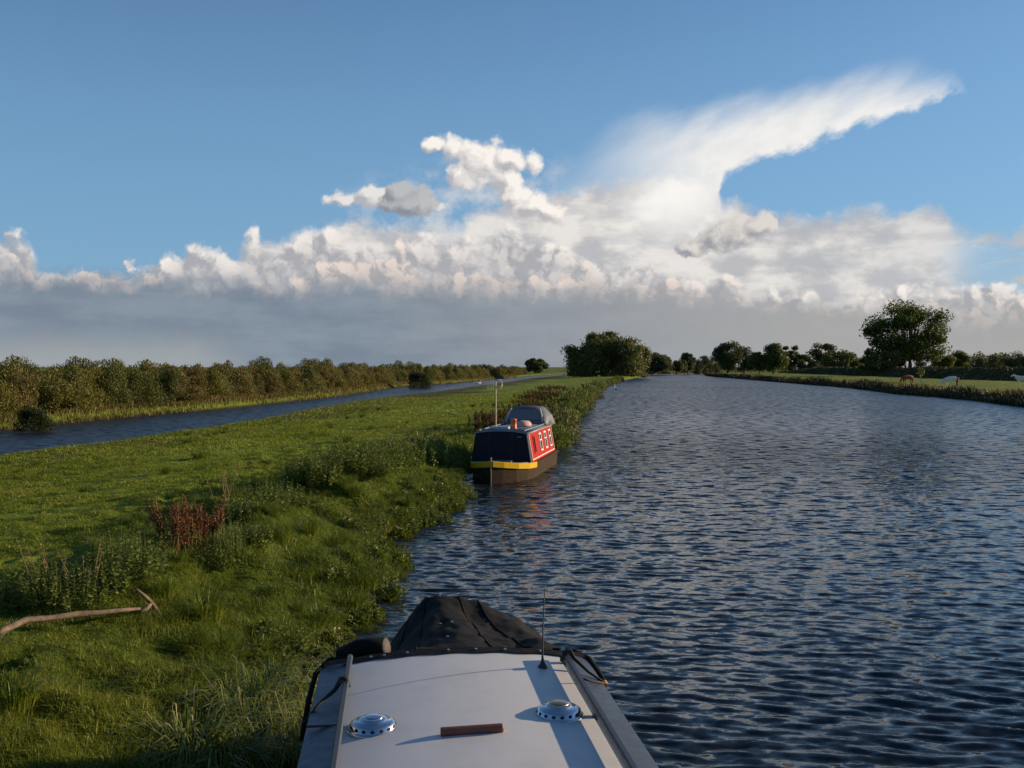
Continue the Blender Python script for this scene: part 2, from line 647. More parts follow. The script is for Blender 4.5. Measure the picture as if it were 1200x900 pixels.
# ground sheet -------------------------------------------------------
def ground_material():
    m = bpy.data.materials.new('meadow_ground')
    m.use_nodes = True
    nt = m.node_tree
    b = nt.nodes['Principled BSDF']
    b.inputs['Roughness'].default_value = 0.95
    b.inputs['Specular IOR Level'].default_value = 0.1
    f1 = tex_noise(nt, 0.09, 5, 0.6, stretch=(1, 1.0, 0))
    f2 = tex_noise(nt, 0.9, 6, 0.65, stretch=(1, .55, 0))
    c1 = ramp(nt, f1, [(.3, (.085, .130, .010)), (.52, (.130, .180, .016)), (.72, (.175, .185, .038))])
    c2 = ramp(nt, f2, [(.28, (.050, .080, .008)), (.5, (.125, .175, .016)), (.74, (.19, .21, .050))])
    mx = nt.nodes.new('ShaderNodeMix')
    mx.data_type = 'RGBA'
    mx.inputs[0].default_value = .5
    nt.links.new(c1, mx.inputs[6])
    nt.links.new(c2, mx.inputs[7])
    at_ = nt.nodes.new('ShaderNodeAttribute')          # grazed meadow against rank bank turf
    at_.attribute_name = 'lawn'
    tn = nt.nodes.new('ShaderNodeMix')
    tn.data_type = 'RGBA'
    tn.blend_type = 'MULTIPLY'
    tn.inputs[0].default_value = 1.0
    nt.links.new(mx.outputs[2], tn.inputs[6])
    nt.links.new(ramp(nt, at_.outputs['Fac'], [(0, (.50, .50, .50)), (1, (1.25, 1.2, 1.2))]), tn.inputs[7])
    mx = tn
    # wet mud near the waterline
    geo = nt.nodes.new('ShaderNodeNewGeometry')
    sx = nt.nodes.new('ShaderNodeSeparateXYZ')
    nt.links.new(geo.outputs['Position'], sx.inputs[0])
    mr = nt.nodes.new('ShaderNodeMapRange')
    mr.inputs['From Min'].default_value = .05
    mr.inputs['From Max'].default_value = .28
    nt.links.new(sx.outputs[2], mr.inputs[0])
    m2 = nt.nodes.new('ShaderNodeMix')
    m2.data_type = 'RGBA'
    nt.links.new(mr.outputs[0], m2.inputs[0])
    m2.inputs[6].default_value = (.030, .024, .014, 1)
    nt.links.new(mx.outputs[2], m2.inputs[7])
    nt.links.new(m2.outputs[2], b.inputs['Base Color'])
    f3 = tex_noise(nt, 5.0, 6, .7)
    f4 = tex_noise(nt, .7, 4, .6)
    ad = nt.nodes.new('ShaderNodeMath')
    ad.operation = 'MULTIPLY_ADD'
    nt.links.new(f4, ad.inputs[0])
    ad.inputs[1].default_value = 3.0
    nt.links.new(f3, ad.inputs[2])
    bump(nt, b, ad.outputs[0], 1.0, .12)
    return m


gx = spaced([(-4000, -300, 300, 40), (-300, -60, 30, 3), (-60, -22, 1.4, .5), (-22, -8, .4, .2), (-8, 3, .09, .09), (3, 30, .4, 1.2), (30, 75, .9, .9), (75, 140, 1.2, 1.6), (140, 400, 4, 20), (400, 5000, 40, 400)])
gy = spaced([(-400, -20, 60, 3), (-20, 2, 1.2, .3), (2, 30, .09, .16), (30, 60, .16, .45), (60, 160, .45, 1.2), (160, 620, 1.2, 4), (620, 1600, 10, 60), (1600, 9000, 100, 700)])
X, Y = np.meshgrid(gx, gy)
Zg = ground(X, Y)
nx, ny = len(gx), len(gy)
idx = np.arange(nx * ny).reshape(ny, nx)
F = np.stack([idx[:-1, :-1], idx[:-1, 1:], idx[1:, 1:], idx[1:, :-1]], -1).reshape(-1, 4)
gme = np_mesh('ground', np.stack([X, Y, Zg], -1), [F], ground_material(), True)
ga = gme.attributes.new('lawn', 'FLOAT', 'POINT')
DL = bank_left(Y) - X
lawn = np.where(DL > 0, sstep(3.6, 5.6, DL + 1.8 * fbm(X * .5, Y * .5, 231, 3)), .75)
lawn = np.where(X < pl(CF, Y), .5, np.where((DL > 0) & (Y > 60), np.maximum(lawn, .85), lawn))
ga.data.foreach_set('value', lawn.ravel().astype(np.float32))
tag(link('ground', gme), kind='structure')

# river water --------------------------------------------------------
def water_material():
    m = material('river_water', (.014, .019, .023), .05, 0, .42)
    nt = m.node_tree
    b = nt.nodes['Principled BSDF']
    b.inputs['IOR'].default_value = 1.33
    # ripples too small to model, as slopes straight on the normal; beyond the modelled waves they take over
    tcn = nt.nodes.new('ShaderNodeTexCoord')

    def slopes(scale, sx, detail):
        mp = nt.nodes.new('ShaderNodeMapping')
        mp.inputs['Scale'].default_value = (sx, 1, 0)
        nt.links.new(tcn.outputs['Object'], mp.inputs[0])
        n = nt.nodes.new('ShaderNodeTexNoise')
        n.noise_dimensions = '2D'
        n.inputs['Scale'].default_value = scale
        n.inputs['Detail'].default_value = detail
        nt.links.new(mp.outputs[0], n.inputs['Vector'])
        v = nt.nodes.new('ShaderNodeVectorMath')
        v.operation = 'SUBTRACT'
        nt.links.new(n.outputs['Color'], v.inputs[0])
        v.inputs[1].default_value = (.5, .5, .5)
        return v.outputs[0]

    def vscale(v, f):
        q = nt.nodes.new('ShaderNodeVectorMath')
        q.operation = 'SCALE'
        nt.links.new(v, q.inputs[0])
        if hasattr(f, 'is_output'):
            nt.links.new(f, q.inputs['Scale'])
        else:
            q.inputs['Scale'].default_value = f
        return q.outputs[0]

    def vadd(a, b_):
        q = nt.nodes.new('ShaderNodeVectorMath')
        q.operation = 'ADD'
        nt.links.new(a, q.inputs[0])
        nt.links.new(b_, q.inputs[1])
        return q.outputs[0]
    geo = nt.nodes.new('ShaderNodeNewGeometry')
    sp_ = nt.nodes.new('ShaderNodeSeparateXYZ')
    nt.links.new(geo.outputs['Position'], sp_.inputs[0])
    far = nt.nodes.new('ShaderNodeMapRange')
    far.interpolation_type = 'SMOOTHSTEP'
    far.inputs['From Min'].default_value = 5
    far.inputs['From Max'].default_value = 45
    far.inputs['To Min'].default_value = 0.40
    far.inputs['To Max'].default_value = 3.3
    nt.links.new(sp_.outputs[1], far.inputs[0])
    # where the ripples are finer than can be seen they only roughen the surface
    rgh = nt.nodes.new('ShaderNodeMapRange')
    rgh.interpolation_type = 'SMOOTHSTEP'
    rgh.inputs['From Min'].default_value = 6
    rgh.inputs['From Max'].default_value = 110
    rgh.inputs['To Min'].default_value = .09
    rgh.inputs['To Max'].default_value = .31
    nt.links.new(sp_.outputs[1], rgh.inputs[0])
    rch = nt.nodes.new('ShaderNodeMapRange')          # the side channel lies open to the wind
    rch.inputs['From Min'].default_value = -4
    rch.inputs['From Max'].default_value = -12
    rch.inputs['To Min'].default_value = 0
    rch.inputs['To Max'].default_value = .36
    nt.links.new(sp_.outputs[0], rch.inputs[0])
    rmx = nt.nodes.new('ShaderNodeMath')
    rmx.operation = 'MAXIMUM'
    nt.links.new(rgh.outputs[0], rmx.inputs[0])
    nt.links.new(rch.outputs[0], rmx.inputs[1])
    nt.links.new(rmx.outputs[0], b.inputs['Roughness'])
    # gusts: broad patches of rougher and calmer water
    a3 = tex_noise(nt, .035, 4, .55, stretch=(.5, 1.0, 0))
    gm = nt.nodes.new('ShaderNodeMapRange')
    gm.inputs['From Min'].default_value = .35
    gm.inputs['From Max'].default_value = .65
    gm.inputs['To Min'].default_value = .40
    gm.inputs['To Max'].default_value = 1.3
    nt.links.new(a3, gm.inputs[0])
    fm = nt.nodes.new('ShaderNodeMath')
    fm.operation = 'MULTIPLY'
    nt.links.new(far.outputs[0], fm.inputs[0])
    nt.links.new(gm.outputs[0], fm.inputs[1])
    sl = vadd(vscale(slopes(3.0, .45, 4), fm.outputs[0]), vscale(slopes(6.0, .55, 5), .95))
    fl = nt.nodes.new('ShaderNodeVectorMath')
    fl.operation = 'MULTIPLY'
    nt.links.new(sl, fl.inputs[0])
    fl.inputs[1].default_value = (.6, 1, 0)
    nn = nt.nodes.new('ShaderNodeVectorMath')
    nn.operation = 'NORMALIZE'
    nt.links.new(vadd(geo.outputs['Normal'], fl.outputs[0]), nn.inputs[0])
    nt.links.new(nn.outputs[0], b.inputs['Normal'])
    return m


wx = spaced([(-4000, -70, 800, 60), (-70, -3, 8, 1), (-3, 9, .036, .036), (9, 24, .036, .12), (24, 48, .12, .5), (48, 110, 2, 8), (110, 5000, 100, 900)])
wy = spaced([(-400, -10, 80, 5), (-10, 4, 2, .5), (4, 6, .4, .05), (6, 14, .027, .036), (14, 60, .036, .25), (60, 120, .3, 1.5), (120, 700, 2, 20), (700, 9000, 100, 1500)])
X, Y = np.meshgrid(wx, wy)
dy = np.gradient(wy)[:, None]
dx = np.gradient(wx)[None, :]
Zw = np.zeros_like(X)
wr = np.random.default_rng(5)
WARP = [2.0 * fbm(X * .45, Y * .45, 100 + i, 2) for i in range(7)]
for i in range(80):
    lam = .09 * (.40 / .09) ** wr.random()
    th = R(-102) + wr.normal() * .27                       # the wind blows down the river
    k = 2 * math.pi / lam
    amp = .00165 * (lam / .3) ** .9
    att = np.clip(lam / (4.0 * dy) - .5, 0, 1) * np.clip(lam / (4.0 * dx) - .5, 0, 1)
    ph = k * (X * math.cos(th) + Y * math.sin(th)) + wr.random() * 6.28
    ph = ph + WARP[i % 7]
    Zw += att * amp * (np.sin(ph) + .22 * np.cos(2 * ph))
Zw *= np.clip(.85 + 1.9 * fbm(X * .13, Y * .22, 77, 3), .35, 1.5) * sstep(0.0, 2.0, X - pl(XL, Y) + 1.2)
nx, ny = len(wx), len(wy)
idx = np.arange(nx * ny).reshape(ny, nx)
F = np.stack([idx[:-1, :-1], idx[:-1, 1:], idx[1:, 1:], idx[1:, :-1]], -1).reshape(-1, 4)
tag(link('water', np_mesh('water', np.stack([X, Y, Zw], -1), [F], water_material(), True)), kind='structure')

# ------------------------------------------------------------------ foreground narrowboat (local: x right, y ahead, z up)
navy_grey = painted('grey_blue_paint', (.045, .064, .092), .42, (.45, .9), (.032, .045, .062), 6)
roof_white = painted('white_roof_paint', (.54, .54, .535), .45, (.48, .95), (.41, .41, .405), 3.2, 0, .06)
rail_paint = painted('rail_paint', (.038, .044, .055), .45, (.5, .9), (.025, .03, .035), 12)
black_canvas = painted('black_canvas', (.006, .0063, .0068), .8, (.5, .95), (.013, .013, .013), 7, 0, .5)
sunlit_canvas = painted('sunlit_canvas', (.075, .060, .050), .8, (.5, .95), (.05, .04, .035), 9, 0, .4)
hull_black = painted('hull_blacking', (.022, .021, .020), .5, (.5, .9), (.06, .045, .03), 5)
chrome = painted('dull_chrome', (.62, .64, .68), .16, (.5, .95), (.42, .43, .46), 14, 1.0, .02)
dark_hole = material('dark_hole', (.008, .008, .009), .8)
rubber = material('black_rubber', (.012, .012, .013), .55)
glint_metal = material('glint_metal', (.50, .36, .22), .3, 1.0)
wood_bar = painted('brown_wood', (.16, .055, .035), .6, (.4, .8), (.09, .03, .02), 20, 0, .3)
sunlit_wood = painted('sunlit_wood_end', (.55, .24, .06), .6)  # orange of the low sun painted into the wood colour
black_canvas.node_tree.nodes['Principled BSDF'].inputs['Specular IOR Level'].default_value = .12
cord_mat = painted('black_cord', (.012, .012, .012), .8)
steel = material('bright_steel', (.7, .7, .7), .25, 1.0)

fb = thing('narrowboat', 'white roofed narrowboat with grey margins and handrails, nearest, at the bottom of the photo', 'boat', (-.148, 4.4, 0), R(6.9))


def roof_z(t):
    return 1.745 - .065 * (t / .82) ** 2


S0, S1 = -10.6, 1.66          # cabin from stern to its front
b = MB()                      # hull, pointed at the bow, rounded at the stern
rings = []
for s, w in ((-13.2, .25), (-13.0, .70), (-12.5, .98), (-11.8, 1.02), (1.9, 1.02), (3.0, .92), (3.9, .62), (4.6, .26), (4.95, .03)):
    sh = .10 * max(0, (s - 1.5) / 3.4) ** 2
    rings.append([(-w, s, .62 + sh), (-w * .97, s, .25), (-w * .86, s, -.5), (w * .86, s, -.5), (w * .97, s, .25), (w, s, .62 + sh)])
b.loft(rings)
b.build('hull', hull_black, fb)
b = MB()
b.loft([[(-1.0, s, .66), (-.82, s, 1.66), (.82, s, 1.66), (1.0, s, .66)][::1] for s in (S0, S1)])
b.build('cabin', navy_grey, fb)
b = MB()                      # grey outer margins of the roof
for sg in (-1, 1):
    b.grid(lambda u, v, sg=sg: (sg * (.618 + .205 * u), S0 + (S1 + .02 - S0) * v, roof_z(.618 + .205 * u) - .004 - .012 * u * u), 6, 1)
    b.grid(lambda u, v, sg=sg: (sg * (.823 + .004 * u), S0 + (S1 + .02 - S0) * v, roof_z(.823) - .016 - .06 * u), 2, 1)
b.build('roof_margin', navy_grey, fb, True)
b = MB()                      # white centre of the roof
b.grid(lambda u, v: (-.632 + 1.264 * u, S0 + (S1 - S0) * v, roof_z(-.632 + 1.264 * u) + .003), 28, 24)
b.build('roof_panel', roof_white, fb, True)
for sg in (-1, 1):
    b = MB()
    x0 = .640
    prof = [(-.013, .036), (.013, .036), (.017, .072), (.010, .084), (-.010, .084), (-.017, .072)]
    b.loft([[(sg * x0 + p[0], s, roof_z(x0) + p[1]) for p in prof] for s in (S0 + .3, 1.50)])
    hr = b.build('handrail', rail_paint, fb)
    for s in (1.44, .52, -.40, -1.32, -2.3, -3.3, -4.4, -6, -8, -10):
        b = MB()
        b.box(sg * x0 - .010, sg * x0 + .010, s - .022, s + .022, roof_z(x0) - .01, roof_z(x0) + .04)
        b.build('handrail_post', rail_paint, hr)
# low mushroom vents
for (px, py) in ((436, 852), (655, 836)):
    X_, Y_ = at(px, py, 1.74)
    a = R(6.9)
    dx_, dy_ = X_ + .148, Y_ - 4.4
    lx, ly = dx_ * math.cos(a) + dy_ * math.sin(a), -dx_ * math.sin(a) + dy_ * math.cos(a)
    b = MB()
    z0 = roof_z(lx) - .004
    b.lathe([(.128, 0), (.128, .006), (.119, .009), (.113, .014), (.109, .034), (.094, .043), (.070, .046), (.068, .054), (.055, .059), (.0, .060)], 40, (lx, ly, z0))
    v = b.build('roof_vent', chrome, fb, True)
    b = MB()
    for k in range(16):
        q = 2 * math.pi * k / 16
        c, sn = math.cos(q), math.sin(q)
        ring = [(lx + c * .1125 - sn * .0105 * math.cos(j * .785), ly + sn * .1125 + c * .0105 * math.cos(j * .785), z0 + .0245 + .0085 * math.sin(j * .785)) for j in range(8)]
        ring2 = [(lx + c * .104 - sn * .0105 * math.cos(j * .785), ly + sn * .104 + c * .0105 * math.cos(j * .785), z0 + .0245 + .0085 * math.sin(j * .785)) for j in range(8)]
        b.loft([ring2, ring])
    b.build('vent_hole', dark_hole, v)
    b = MB()
    b.lathe([(.052, .059), (.050, .063), (.03, .068), (0, .070)], 28, (lx, ly, z0))
    b.build('vent_cap', glint_metal if px > 600 else chrome, v, True)  # right cap tinted orange, a sun glint put into its metal
# whip aerial on a magnetic foot
X_, Y_ = at(636, 783, 1.73)
a = R(6.9)
dx_, dy_ = X_ + .148, Y_ - 4.4
lx, ly = dx_ * math.cos(a) + dy_ * math.sin(a), -dx_ * math.sin(a) + dy_ * math.cos(a)
b = MB()
b.lathe([(.030, 0), (.030, .006), (.018, .022), (.009, .045), (.007, .07)], 20, (lx, ly, roof_z(lx)))
fo = b.build('aerial_foot', rubber, fb, True)
b = MB()
b.tube([(lx, ly, roof_z(lx) + .06), (lx + .003, ly, roof_z(lx) + .25), (lx + .012, ly, roof_z(lx) + .47)], [.0055, .0042, .0028], 6)
b.build('whip_aerial', rubber, fb)
# canvas cover over the bow well
prof1 = np.array([(-.98, .55), (-.8, .80), (-.55, 1.13), (-.34, 1.42), (-.22, 1.58), (-.12, 1.665), (0, 1.68), (.14, 1.67), (.22, 1.635), (.40, 1.57), (.60, 1.49), (.8, 1.30), (.98, .85)])


def cover(u, v):
    t = -1.0 + 2.0 * u
    t0 = t * .80
    z0 = roof_z(t0) + .012 - .05 * max(0, abs(t) - .8) / .2
    t1 = t * .98
    z1 = float(np.interp(t1, prof1[:, 0], prof1[:, 1]))
    sm = v * v * (3 - 2 * v) * .5 + v * .5
    if v <= .72:
        w = v / .72
        ws = .55 * w + .45 * w * w * (3 - 2 * w)
        z = z0 + (z1 - z0) * ws - .05 * math.sin(math.pi * w) * (1 - abs(t) ** 2)
        x = t0 + (t1 - t0) * w
        s = 1.60 + 1.78 * w
    else:
        w = (v - .72) / .28
        z = z1 + (.75 - z1) * w
        x = t1 * (1 - .45 * w)
        s = 3.38 + .75 * w
    fold = .034 * math.sin(9 * t + 3 * v) * math.sin(math.pi * min(v / .72, 1)) + float(fbm(t * 4.2, v * 7.0, 91, 4)) * .12 * min(1, v * 5)
    return (x, s, z + fold)


b = MB()
b.grid(cover, 90, 70)
cv = b.build('cratch_cover', black_canvas, fb, True)
cv['label'] = 'black canvas cover peaked over the bow'
for t_, v0_, v1_ in ((-.30, .06, .72), (.30, .06, .72), (-.62, .05, .70), (.64, .05, .72)):
    b = MB()
    b.tube([(lambda q: (q[0], q[1], q[2] + .003))(cover((t_ * (1 - .55 * k / 16) + 1) / 2, v0_ + (v1_ - v0_) * k / 16)) for k in range(17)], .006, 6)
    b.build('cover_seam', black_canvas, cv, True)
b = MB()                      # hem band laid over the front edge of the roof
b.grid(lambda u, v: (-.80 + 1.6 * u, 1.66 - .085 * v + .010 * math.sin(u * 40), roof_z(-.80 + 1.6 * u) + .018 - .006 * v), 60, 2)
b.build('cover_hem', black_canvas, cv, True)
for t in (-.52, -.44, -.30, -.05, .12, .30, .52):
    b = MB()
    b.lathe([(.009, 0), (.009, .004), (.004, .007)], 10, (t, 1.61, roof_z(t) + .018))
    b.build('snap_stud', steel, cv)
for (t, vv) in ((-.03, .20), (.03, .40), (-.05, .42), (.36, .10), (-.02, .70), (-.1, .70)):
    p = cover((t / .9 + 1) / 2, vv)
    b = MB()
    b.lathe([(.010, 0), (.010, .005), (.004, .009)], 10, (p[0], p[1] - .01, p[2] + .004))
    b.build('snap_stud', steel, cv)
b = MB()                      # rolled-up side curtain
b.tube([(-.72, 1.92, 1.66), (-.60, 1.87, 1.715), (-.43, 1.80, 1.745)], [.052, .060, .060], 18)
rc = b.build('rolled_curtain', black_canvas, fb, True)
b = MB()
b.lathe([(.058, 0), (.050, .006), (.046, .003), (.03, .008), (0, .008)], 20)
rcap = b.build('curtain_end', sunlit_canvas, rc)  # sunlight on the end of the roll painted in as brown
rcap.location = (-.428, 1.799, 1.7455)
rcap.rotation_euler = (R(74), R(-2), R(66))
b = MB()                      # canvas edging outside the right margin; its toggle is painted sunlit orange
b.tube([(.62, 1.74, 1.70), (.76, 1.74, 1.685), (.838, 1.66, 1.655), (.848, 1.42, 1.645), (.845, 1.25, 1.64)], [.016, .018, .024, .022, .018], 10)
b.build('canvas_edging', black_canvas, fb, True)
b = MB()
b.tube([(.846, 1.245, 1.645), (.846, 1.205, 1.64)], [.017, .015], 10)
b.build('toggle', sunlit_wood, fb)
b = MB()
b.tube([(-.62, 1.74, 1.70), (-.78, 1.74, 1.69), (-.85, 1.60, 1.65), (-.87, 1.35, 1.58), (-.88, 1.0, 1.48)], [.012, .014, .016, .016, .012], 10)
b.build('canvas_edging', black_canvas, fb, True)
for pts in ([(.61, 1.36, 1.745), (.63, 1.355, 1.80), (.66, 1.345, 1.808), (.685, 1.335, 1.765), (.76, 1.27, 1.70), (.845, 1.20, 1.655)],
            [(.845, 1.20, 1.655), (.74, 1.09, 1.705), (.66, 1.06, 1.74)],
            [(-.625, 1.02, 1.75), (-.645, 1.015, 1.806), (-.665, 1.01, 1.80), (-.70, .99, 1.745), (-.78, .91, 1.70), (-.86, .84, 1.62)]):
    b = MB()
    b.tube(pts, [.011, .016, .016, .012, .008, .006][:len(pts)] if len(pts) > 3 else .006, 8)
    b.build('tie_cord', cord_mat, fb, True)
b = MB()                      # thin join across the left margin
b.box(-.818, -.655, .60, .608, roof_z(.74) - .006, roof_z(.70) + .0025)
b.build('margin_seam', rail_paint, fb)

# loose round bar lying on the roof
p0, p1 = at(516, 860, 1.765), at(589, 855, 1.765)
bar = thing('wooden_bar', 'short reddish brown wooden bar with its sunlit end painted orange lying on the white boat roof', 'bar', ((p0[0] + p1[0]) / 2, (p0[1] + p1[1]) / 2, 1.738), math.atan2(p1[1] - p0[1], p1[0] - p0[0]))
L_ = math.hypot(p1[0] - p0[0], p1[1] - p0[1]) / 2
b = MB()
b.tube([(-L_, 0, .024), (-L_ + .004, 0, .024), (L_ - .004, 0, .024), (L_, 0, .024)], [.0195, .0225, .0225, .0195], 16)
b.build('round_bar', wood_bar, bar, False)
b = MB()
b.tube([(L_ - .001, 0, .024), (L_ + .0035, 0, .024)], [.0185, .0165], 16)
b.build('sunlit_end', sunlit_wood, bar)

# ------------------------------------------------------------------ moored red narrowboat (local: x right, y towards its stern, away from the viewer)
red = painted('red_paint', (.36, .014, .006), .5, (.55, .95), (.27, .012, .006), 8)
navy = painted('navy_paint', (.007, .009, .022), .45, (.5, .9), (.010, .012, .022), 5)
yellow = painted('yellow_paint', (.60, .38, .015), .4, (.55, .95), (.42, .25, .015), 9)
white_p = painted('white_frame_paint', (.75, .73, .70), .4)
hull_brown = painted('weathered_hull', (.056, .036, .021), .75, (.35, .75), (.026, .019, .013), 4, 0, .3)
roof_grey = painted('grey_roof_paint', (.17, .20, .24), .42, (.45, .9), (.11, .13, .15), 4)
glass = material('dark_window_glass', (.012, .014, .018), .04, 0, .8)
hood_mat = painted('hood_cloth', (.075, .085, .100), .6, (.5, .9), (.05, .055, .06), 6, 0, .3)
hood_win = material('hood_window_film', (.13, .14, .145), .12, 0, .8)
orange_p = painted('orange_paint', (.75, .16, .04), .5)

navy.node_tree.nodes['Principled BSDF'].inputs['Specular IOR Level'].default_value = .2
for m_ in (red, hull_brown, yellow):
    m_.node_tree.nodes['Principled BSDF'].inputs['Specular IOR Level'].default_value = .06
rb = thing('narrowboat', 'red and navy narrowboat with a yellow bow band moored against the grassy bank', 'boat', (-.29, 30.95, 0), R(-11.3))
HL = 5.3
b = MB()
rings = []
for s, w in ((-1.66, .03), (-1.40, .30), (-.95, .66), (-.45, .90), (0, 1.0), (.3, 1.03), (HL - .5, 1.03), (HL, .92)):
    sh = .16 * max(0, -s / 1.66) ** 2
    rings.append([(-w, s, .50 + sh), (-w * .98, s, .36 + sh), (-w * .96, s, .0), (-w * .82, s, -.5), (w * .82, s, -.5), (w * .96, s, .0), (w * .98, s, .36 + sh), (w, s, .50 + sh)])
b.loft(rings)
b.build('hull', hull_brown, rb)
for sg in (-1, 1):
    b = MB()
    sec = []
    for s, w in ((-1.69, .035), (-1.42, .325), (-.96, .685), (-.45, .925), (0, 1.02), (.20, 1.045)):
        sh = .16 * max(0, -s / 1.66) ** 2
        sec.append([(sg * w, s, .33 + sh), (sg * (w + .022), s, .34 + sh), (sg * (w + .022), s, .50 + sh), (sg * w, s, .515 + sh)])
    b.loft(sec)
    b.build('bow_band', yellow, rb)
    b = MB()
    b.loft([[(sg * 1.032, s, .42), (sg * 1.058, s, .43), (sg * 1.058, s, .48), (sg * 1.032, s, .49)] for s in (.20, HL - .45)])
    b.build('rubbing_strake', hull_brown, rb)
b = MB()
b.loft([[(-w, s, z), (w, s, z), (w, s, z + .02), (-w, s, z + .02)] for s, w, z in ((-1.5, .12, .58), (-.9, .64, .535), (-.3, .90, .515), (.25, .95, .515))])
b.build('fore_deck', roof_grey, rb)
b = MB()
b.box(-.016, .016, -1.73, -1.68, -.25, .76)
b.tube([(0, -1.70, .66), (0, -1.70, .80)], .022, 10)
b.build('stem_post', steel, rb)
b = MB()
b.box(-.28, .42, -.75, -.35, .53, .60)
b.build('deck_box', painted('blue_grey_cloth', (.10, .14, .18), .7), rb)
# cabin with tumblehome
def rz(t):
    return 1.50 - .07 * (t / .8) ** 2
b = MB()
b.loft([[(-.96, s, .50), (-.80, s, 1.42), (.80, s, 1.42), (.96, s, .50)] for s in (.02, 4.55)])
b.build('cabin', red, rb)
b = MB()                      # navy front board and cratch cover
b.loft([[(-.955, s, .515), (-.815, s, 1.425), (-.4, s, 1.475), (0, s, 1.49), (.4, s, 1.475), (.815, s, 1.425), (.955, s, .515)] for s in (-.30, .035)])
fr = b.build('front_cover', navy, rb)
for x_ in (-.36, .36):
    b = MB()
    b.box(x_ - .012, x_ + .012, -.312, -.298, .56, 1.46)
    b.build('cover_seam', rubber, fr)
b = MB()
b.box(.52, .66, -.316, -.30, 1.30, 1.33)
b.build('vent_slot', roof_grey, fr)
b = MB()
b.grid(lambda u, v: (-.86 + 1.72 * u, -.34 + 4.95 * v, rz(-.86 + 1.72 * u) + .012), 20, 2)
b.build('roof', roof_grey, rb, True, solid=.03)
for sg in (-1, 1):
    b = MB()
    b.tube([(sg * .72, -.2, rz(.72) + .06), (sg * .72, 4.4, rz(.72) + .06)], .02, 8)
    b.build('handrail', roof_grey, rb)
# cream line round the red panel, four windows, on either side
def side(s, h, out):
    f = (h - .50) / .92
    return ((.96 - .16 * f + out), s, h)
for sg in (1, -1):
    def q(b, s0, s1, h0, h1, out, th=.012):
        p = [side(s0, h0, out), side(s1, h0, out), side(s1, h1, out), side(s0, h1, out)]
        p2 = [side(s0, h0, out + th), side(s1, h0, out + th), side(s1, h1, out + th), side(s0, h1, out + th)]
        f_ = lambda L: [(sg * x, y, z) for x, y, z in L]
        b.loft([f_(p), f_(p2)])
    b = MB()
    q(b, .06, 4.5, 1.385, 1.410, .002)
    q(b, .06, 4.5, .56, .585, .002)
    q(b, .06, .095, .587, 1.383, .002)
    q(b, 4.465, 4.5, .587, 1.383, .002)
    b.build('coach_line', white_p, rb)
    for i, (s0, wd) in enumerate(((.62, .32), (1.78, .40), (2.75, .40), (3.70, .40))):
        b = MB()
        e = .05
        h0, h1 = .72, 1.30
        mat = white_p if i else red
        q(b, s0, s0 + wd, h0, h0 + e, .003, .02)
        q(b, s0, s0 + wd, h1 - e, h1, .003, .02)
        q(b, s0, s0 + e, h0 + e, h1 - e, .003, .02)
        q(b, s0 + wd - e, s0 + wd, h0 + e, h1 - e, .003, .02)
        if i:
            q(b, s0 + e, s0 + wd - e, 1.05, 1.09, .003, .016)
        w = b.build('window', mat, rb)
        b = MB()
        q(b, s0 + e, s0 + wd - e, h0 + e, h1 - e, .001, .006)
        b.build('pane', glass, w)
# pram hood at the stern
b = MB()
hp = []
for s, wt, h in ((3.60, .84, .08), (3.75, .78, .30), (4.02, .62, .58), (4.30, .58, .66), (5.15, .58, .62), (5.25, .80, .0)):
    z0 = 1.44
    wt *= .86
    hp.append([(-.86, s, z0), (-.76, s, z0 + h * .5), (-wt, s, z0 + h * .93), (-wt * .6, s, z0 + h), (0, s, z0 + h * 1.03), (wt * .6, s, z0 + h), (wt, s, z0 + h * .93), (.76, s, z0 + h * .5), (.86, s, z0)])
b.loft(hp, cap=True)
hd = b.build('pram_hood', hood_mat, rb, True)
b = MB()
b.loft([[(-.62, 3.69, 1.63), (.62, 3.69, 1.63), (.50, 3.945, 1.98), (-.50, 3.945, 1.98)], [(-.62, 3.67, 1.645), (.62, 3.67, 1.645), (.50, 3.935, 1.99), (-.50, 3.935, 1.99)]])
b.build('hood_window', hood_win, hd)
b = MB()
for sg in (-1, 1):
    b.tube([(sg * .66, 3.65, 1.56), (sg * .60, 3.82, 1.80), (sg * .52, 3.96, 2.02)], .020, 8)
b.build('hood_trim', white_p, hd)
# things fixed on the roof
b = MB()
b.lathe([(.11, 0), (.11, .03), (.095, .04), (.09, .27), (.105, .28), (.105, .31), (.06, .33)], 18, (.20, .75, rz(.2)))
b.build('chimney', orange_p, rb, True)
b = MB()
b.box(-.50, .12, .30, .72, rz(.3) + .02, rz(.3) + .10)
b.build('roof_hatch', painted('pale_hatch', (.33, .38, .42), .5), rb, bevel=.02)
b = MB()
b.loft([[(.25 + .28 * math.cos(k * .524) * r_, 2.2 + .45 * math.sin(k * .524) * r_, rz(.3) + .02 + z_) for k in range(12)] for r_, z_ in ((1, 0), (.96, .08), (.72, .16), (.3, .18))])
b.build('roof_bundle', painted('pink_cloth', (.55, .32, .28), .8, (.4, .7), (.35, .30, .30), 14), rb, True)
b = MB()
b.tube([(-.36, .62, rz(.3)), (-.36, .62, 3.02)], [.022, .016], 8)
mast = b.build('mast', painted('galvanised_pole', (.50, .46, .36), .4), rb)
b = MB()
ring = [(-.27 + .13 * math.cos(k * .3142) * .8, .62 + .06 * math.cos(k * .3142), 2.94 + .15 * math.sin(k * .3142)) for k in range(21)]
b.tube(ring, .020, 6)
b.tube([(-.46, .62, 2.86), (-.18, .62, 2.90)], .014, 6)
for x_ in (-.62, -.52, -.44):
    b.tube([(x_, .62, 2.76), (x_, .62, 3.02)], .011, 6)
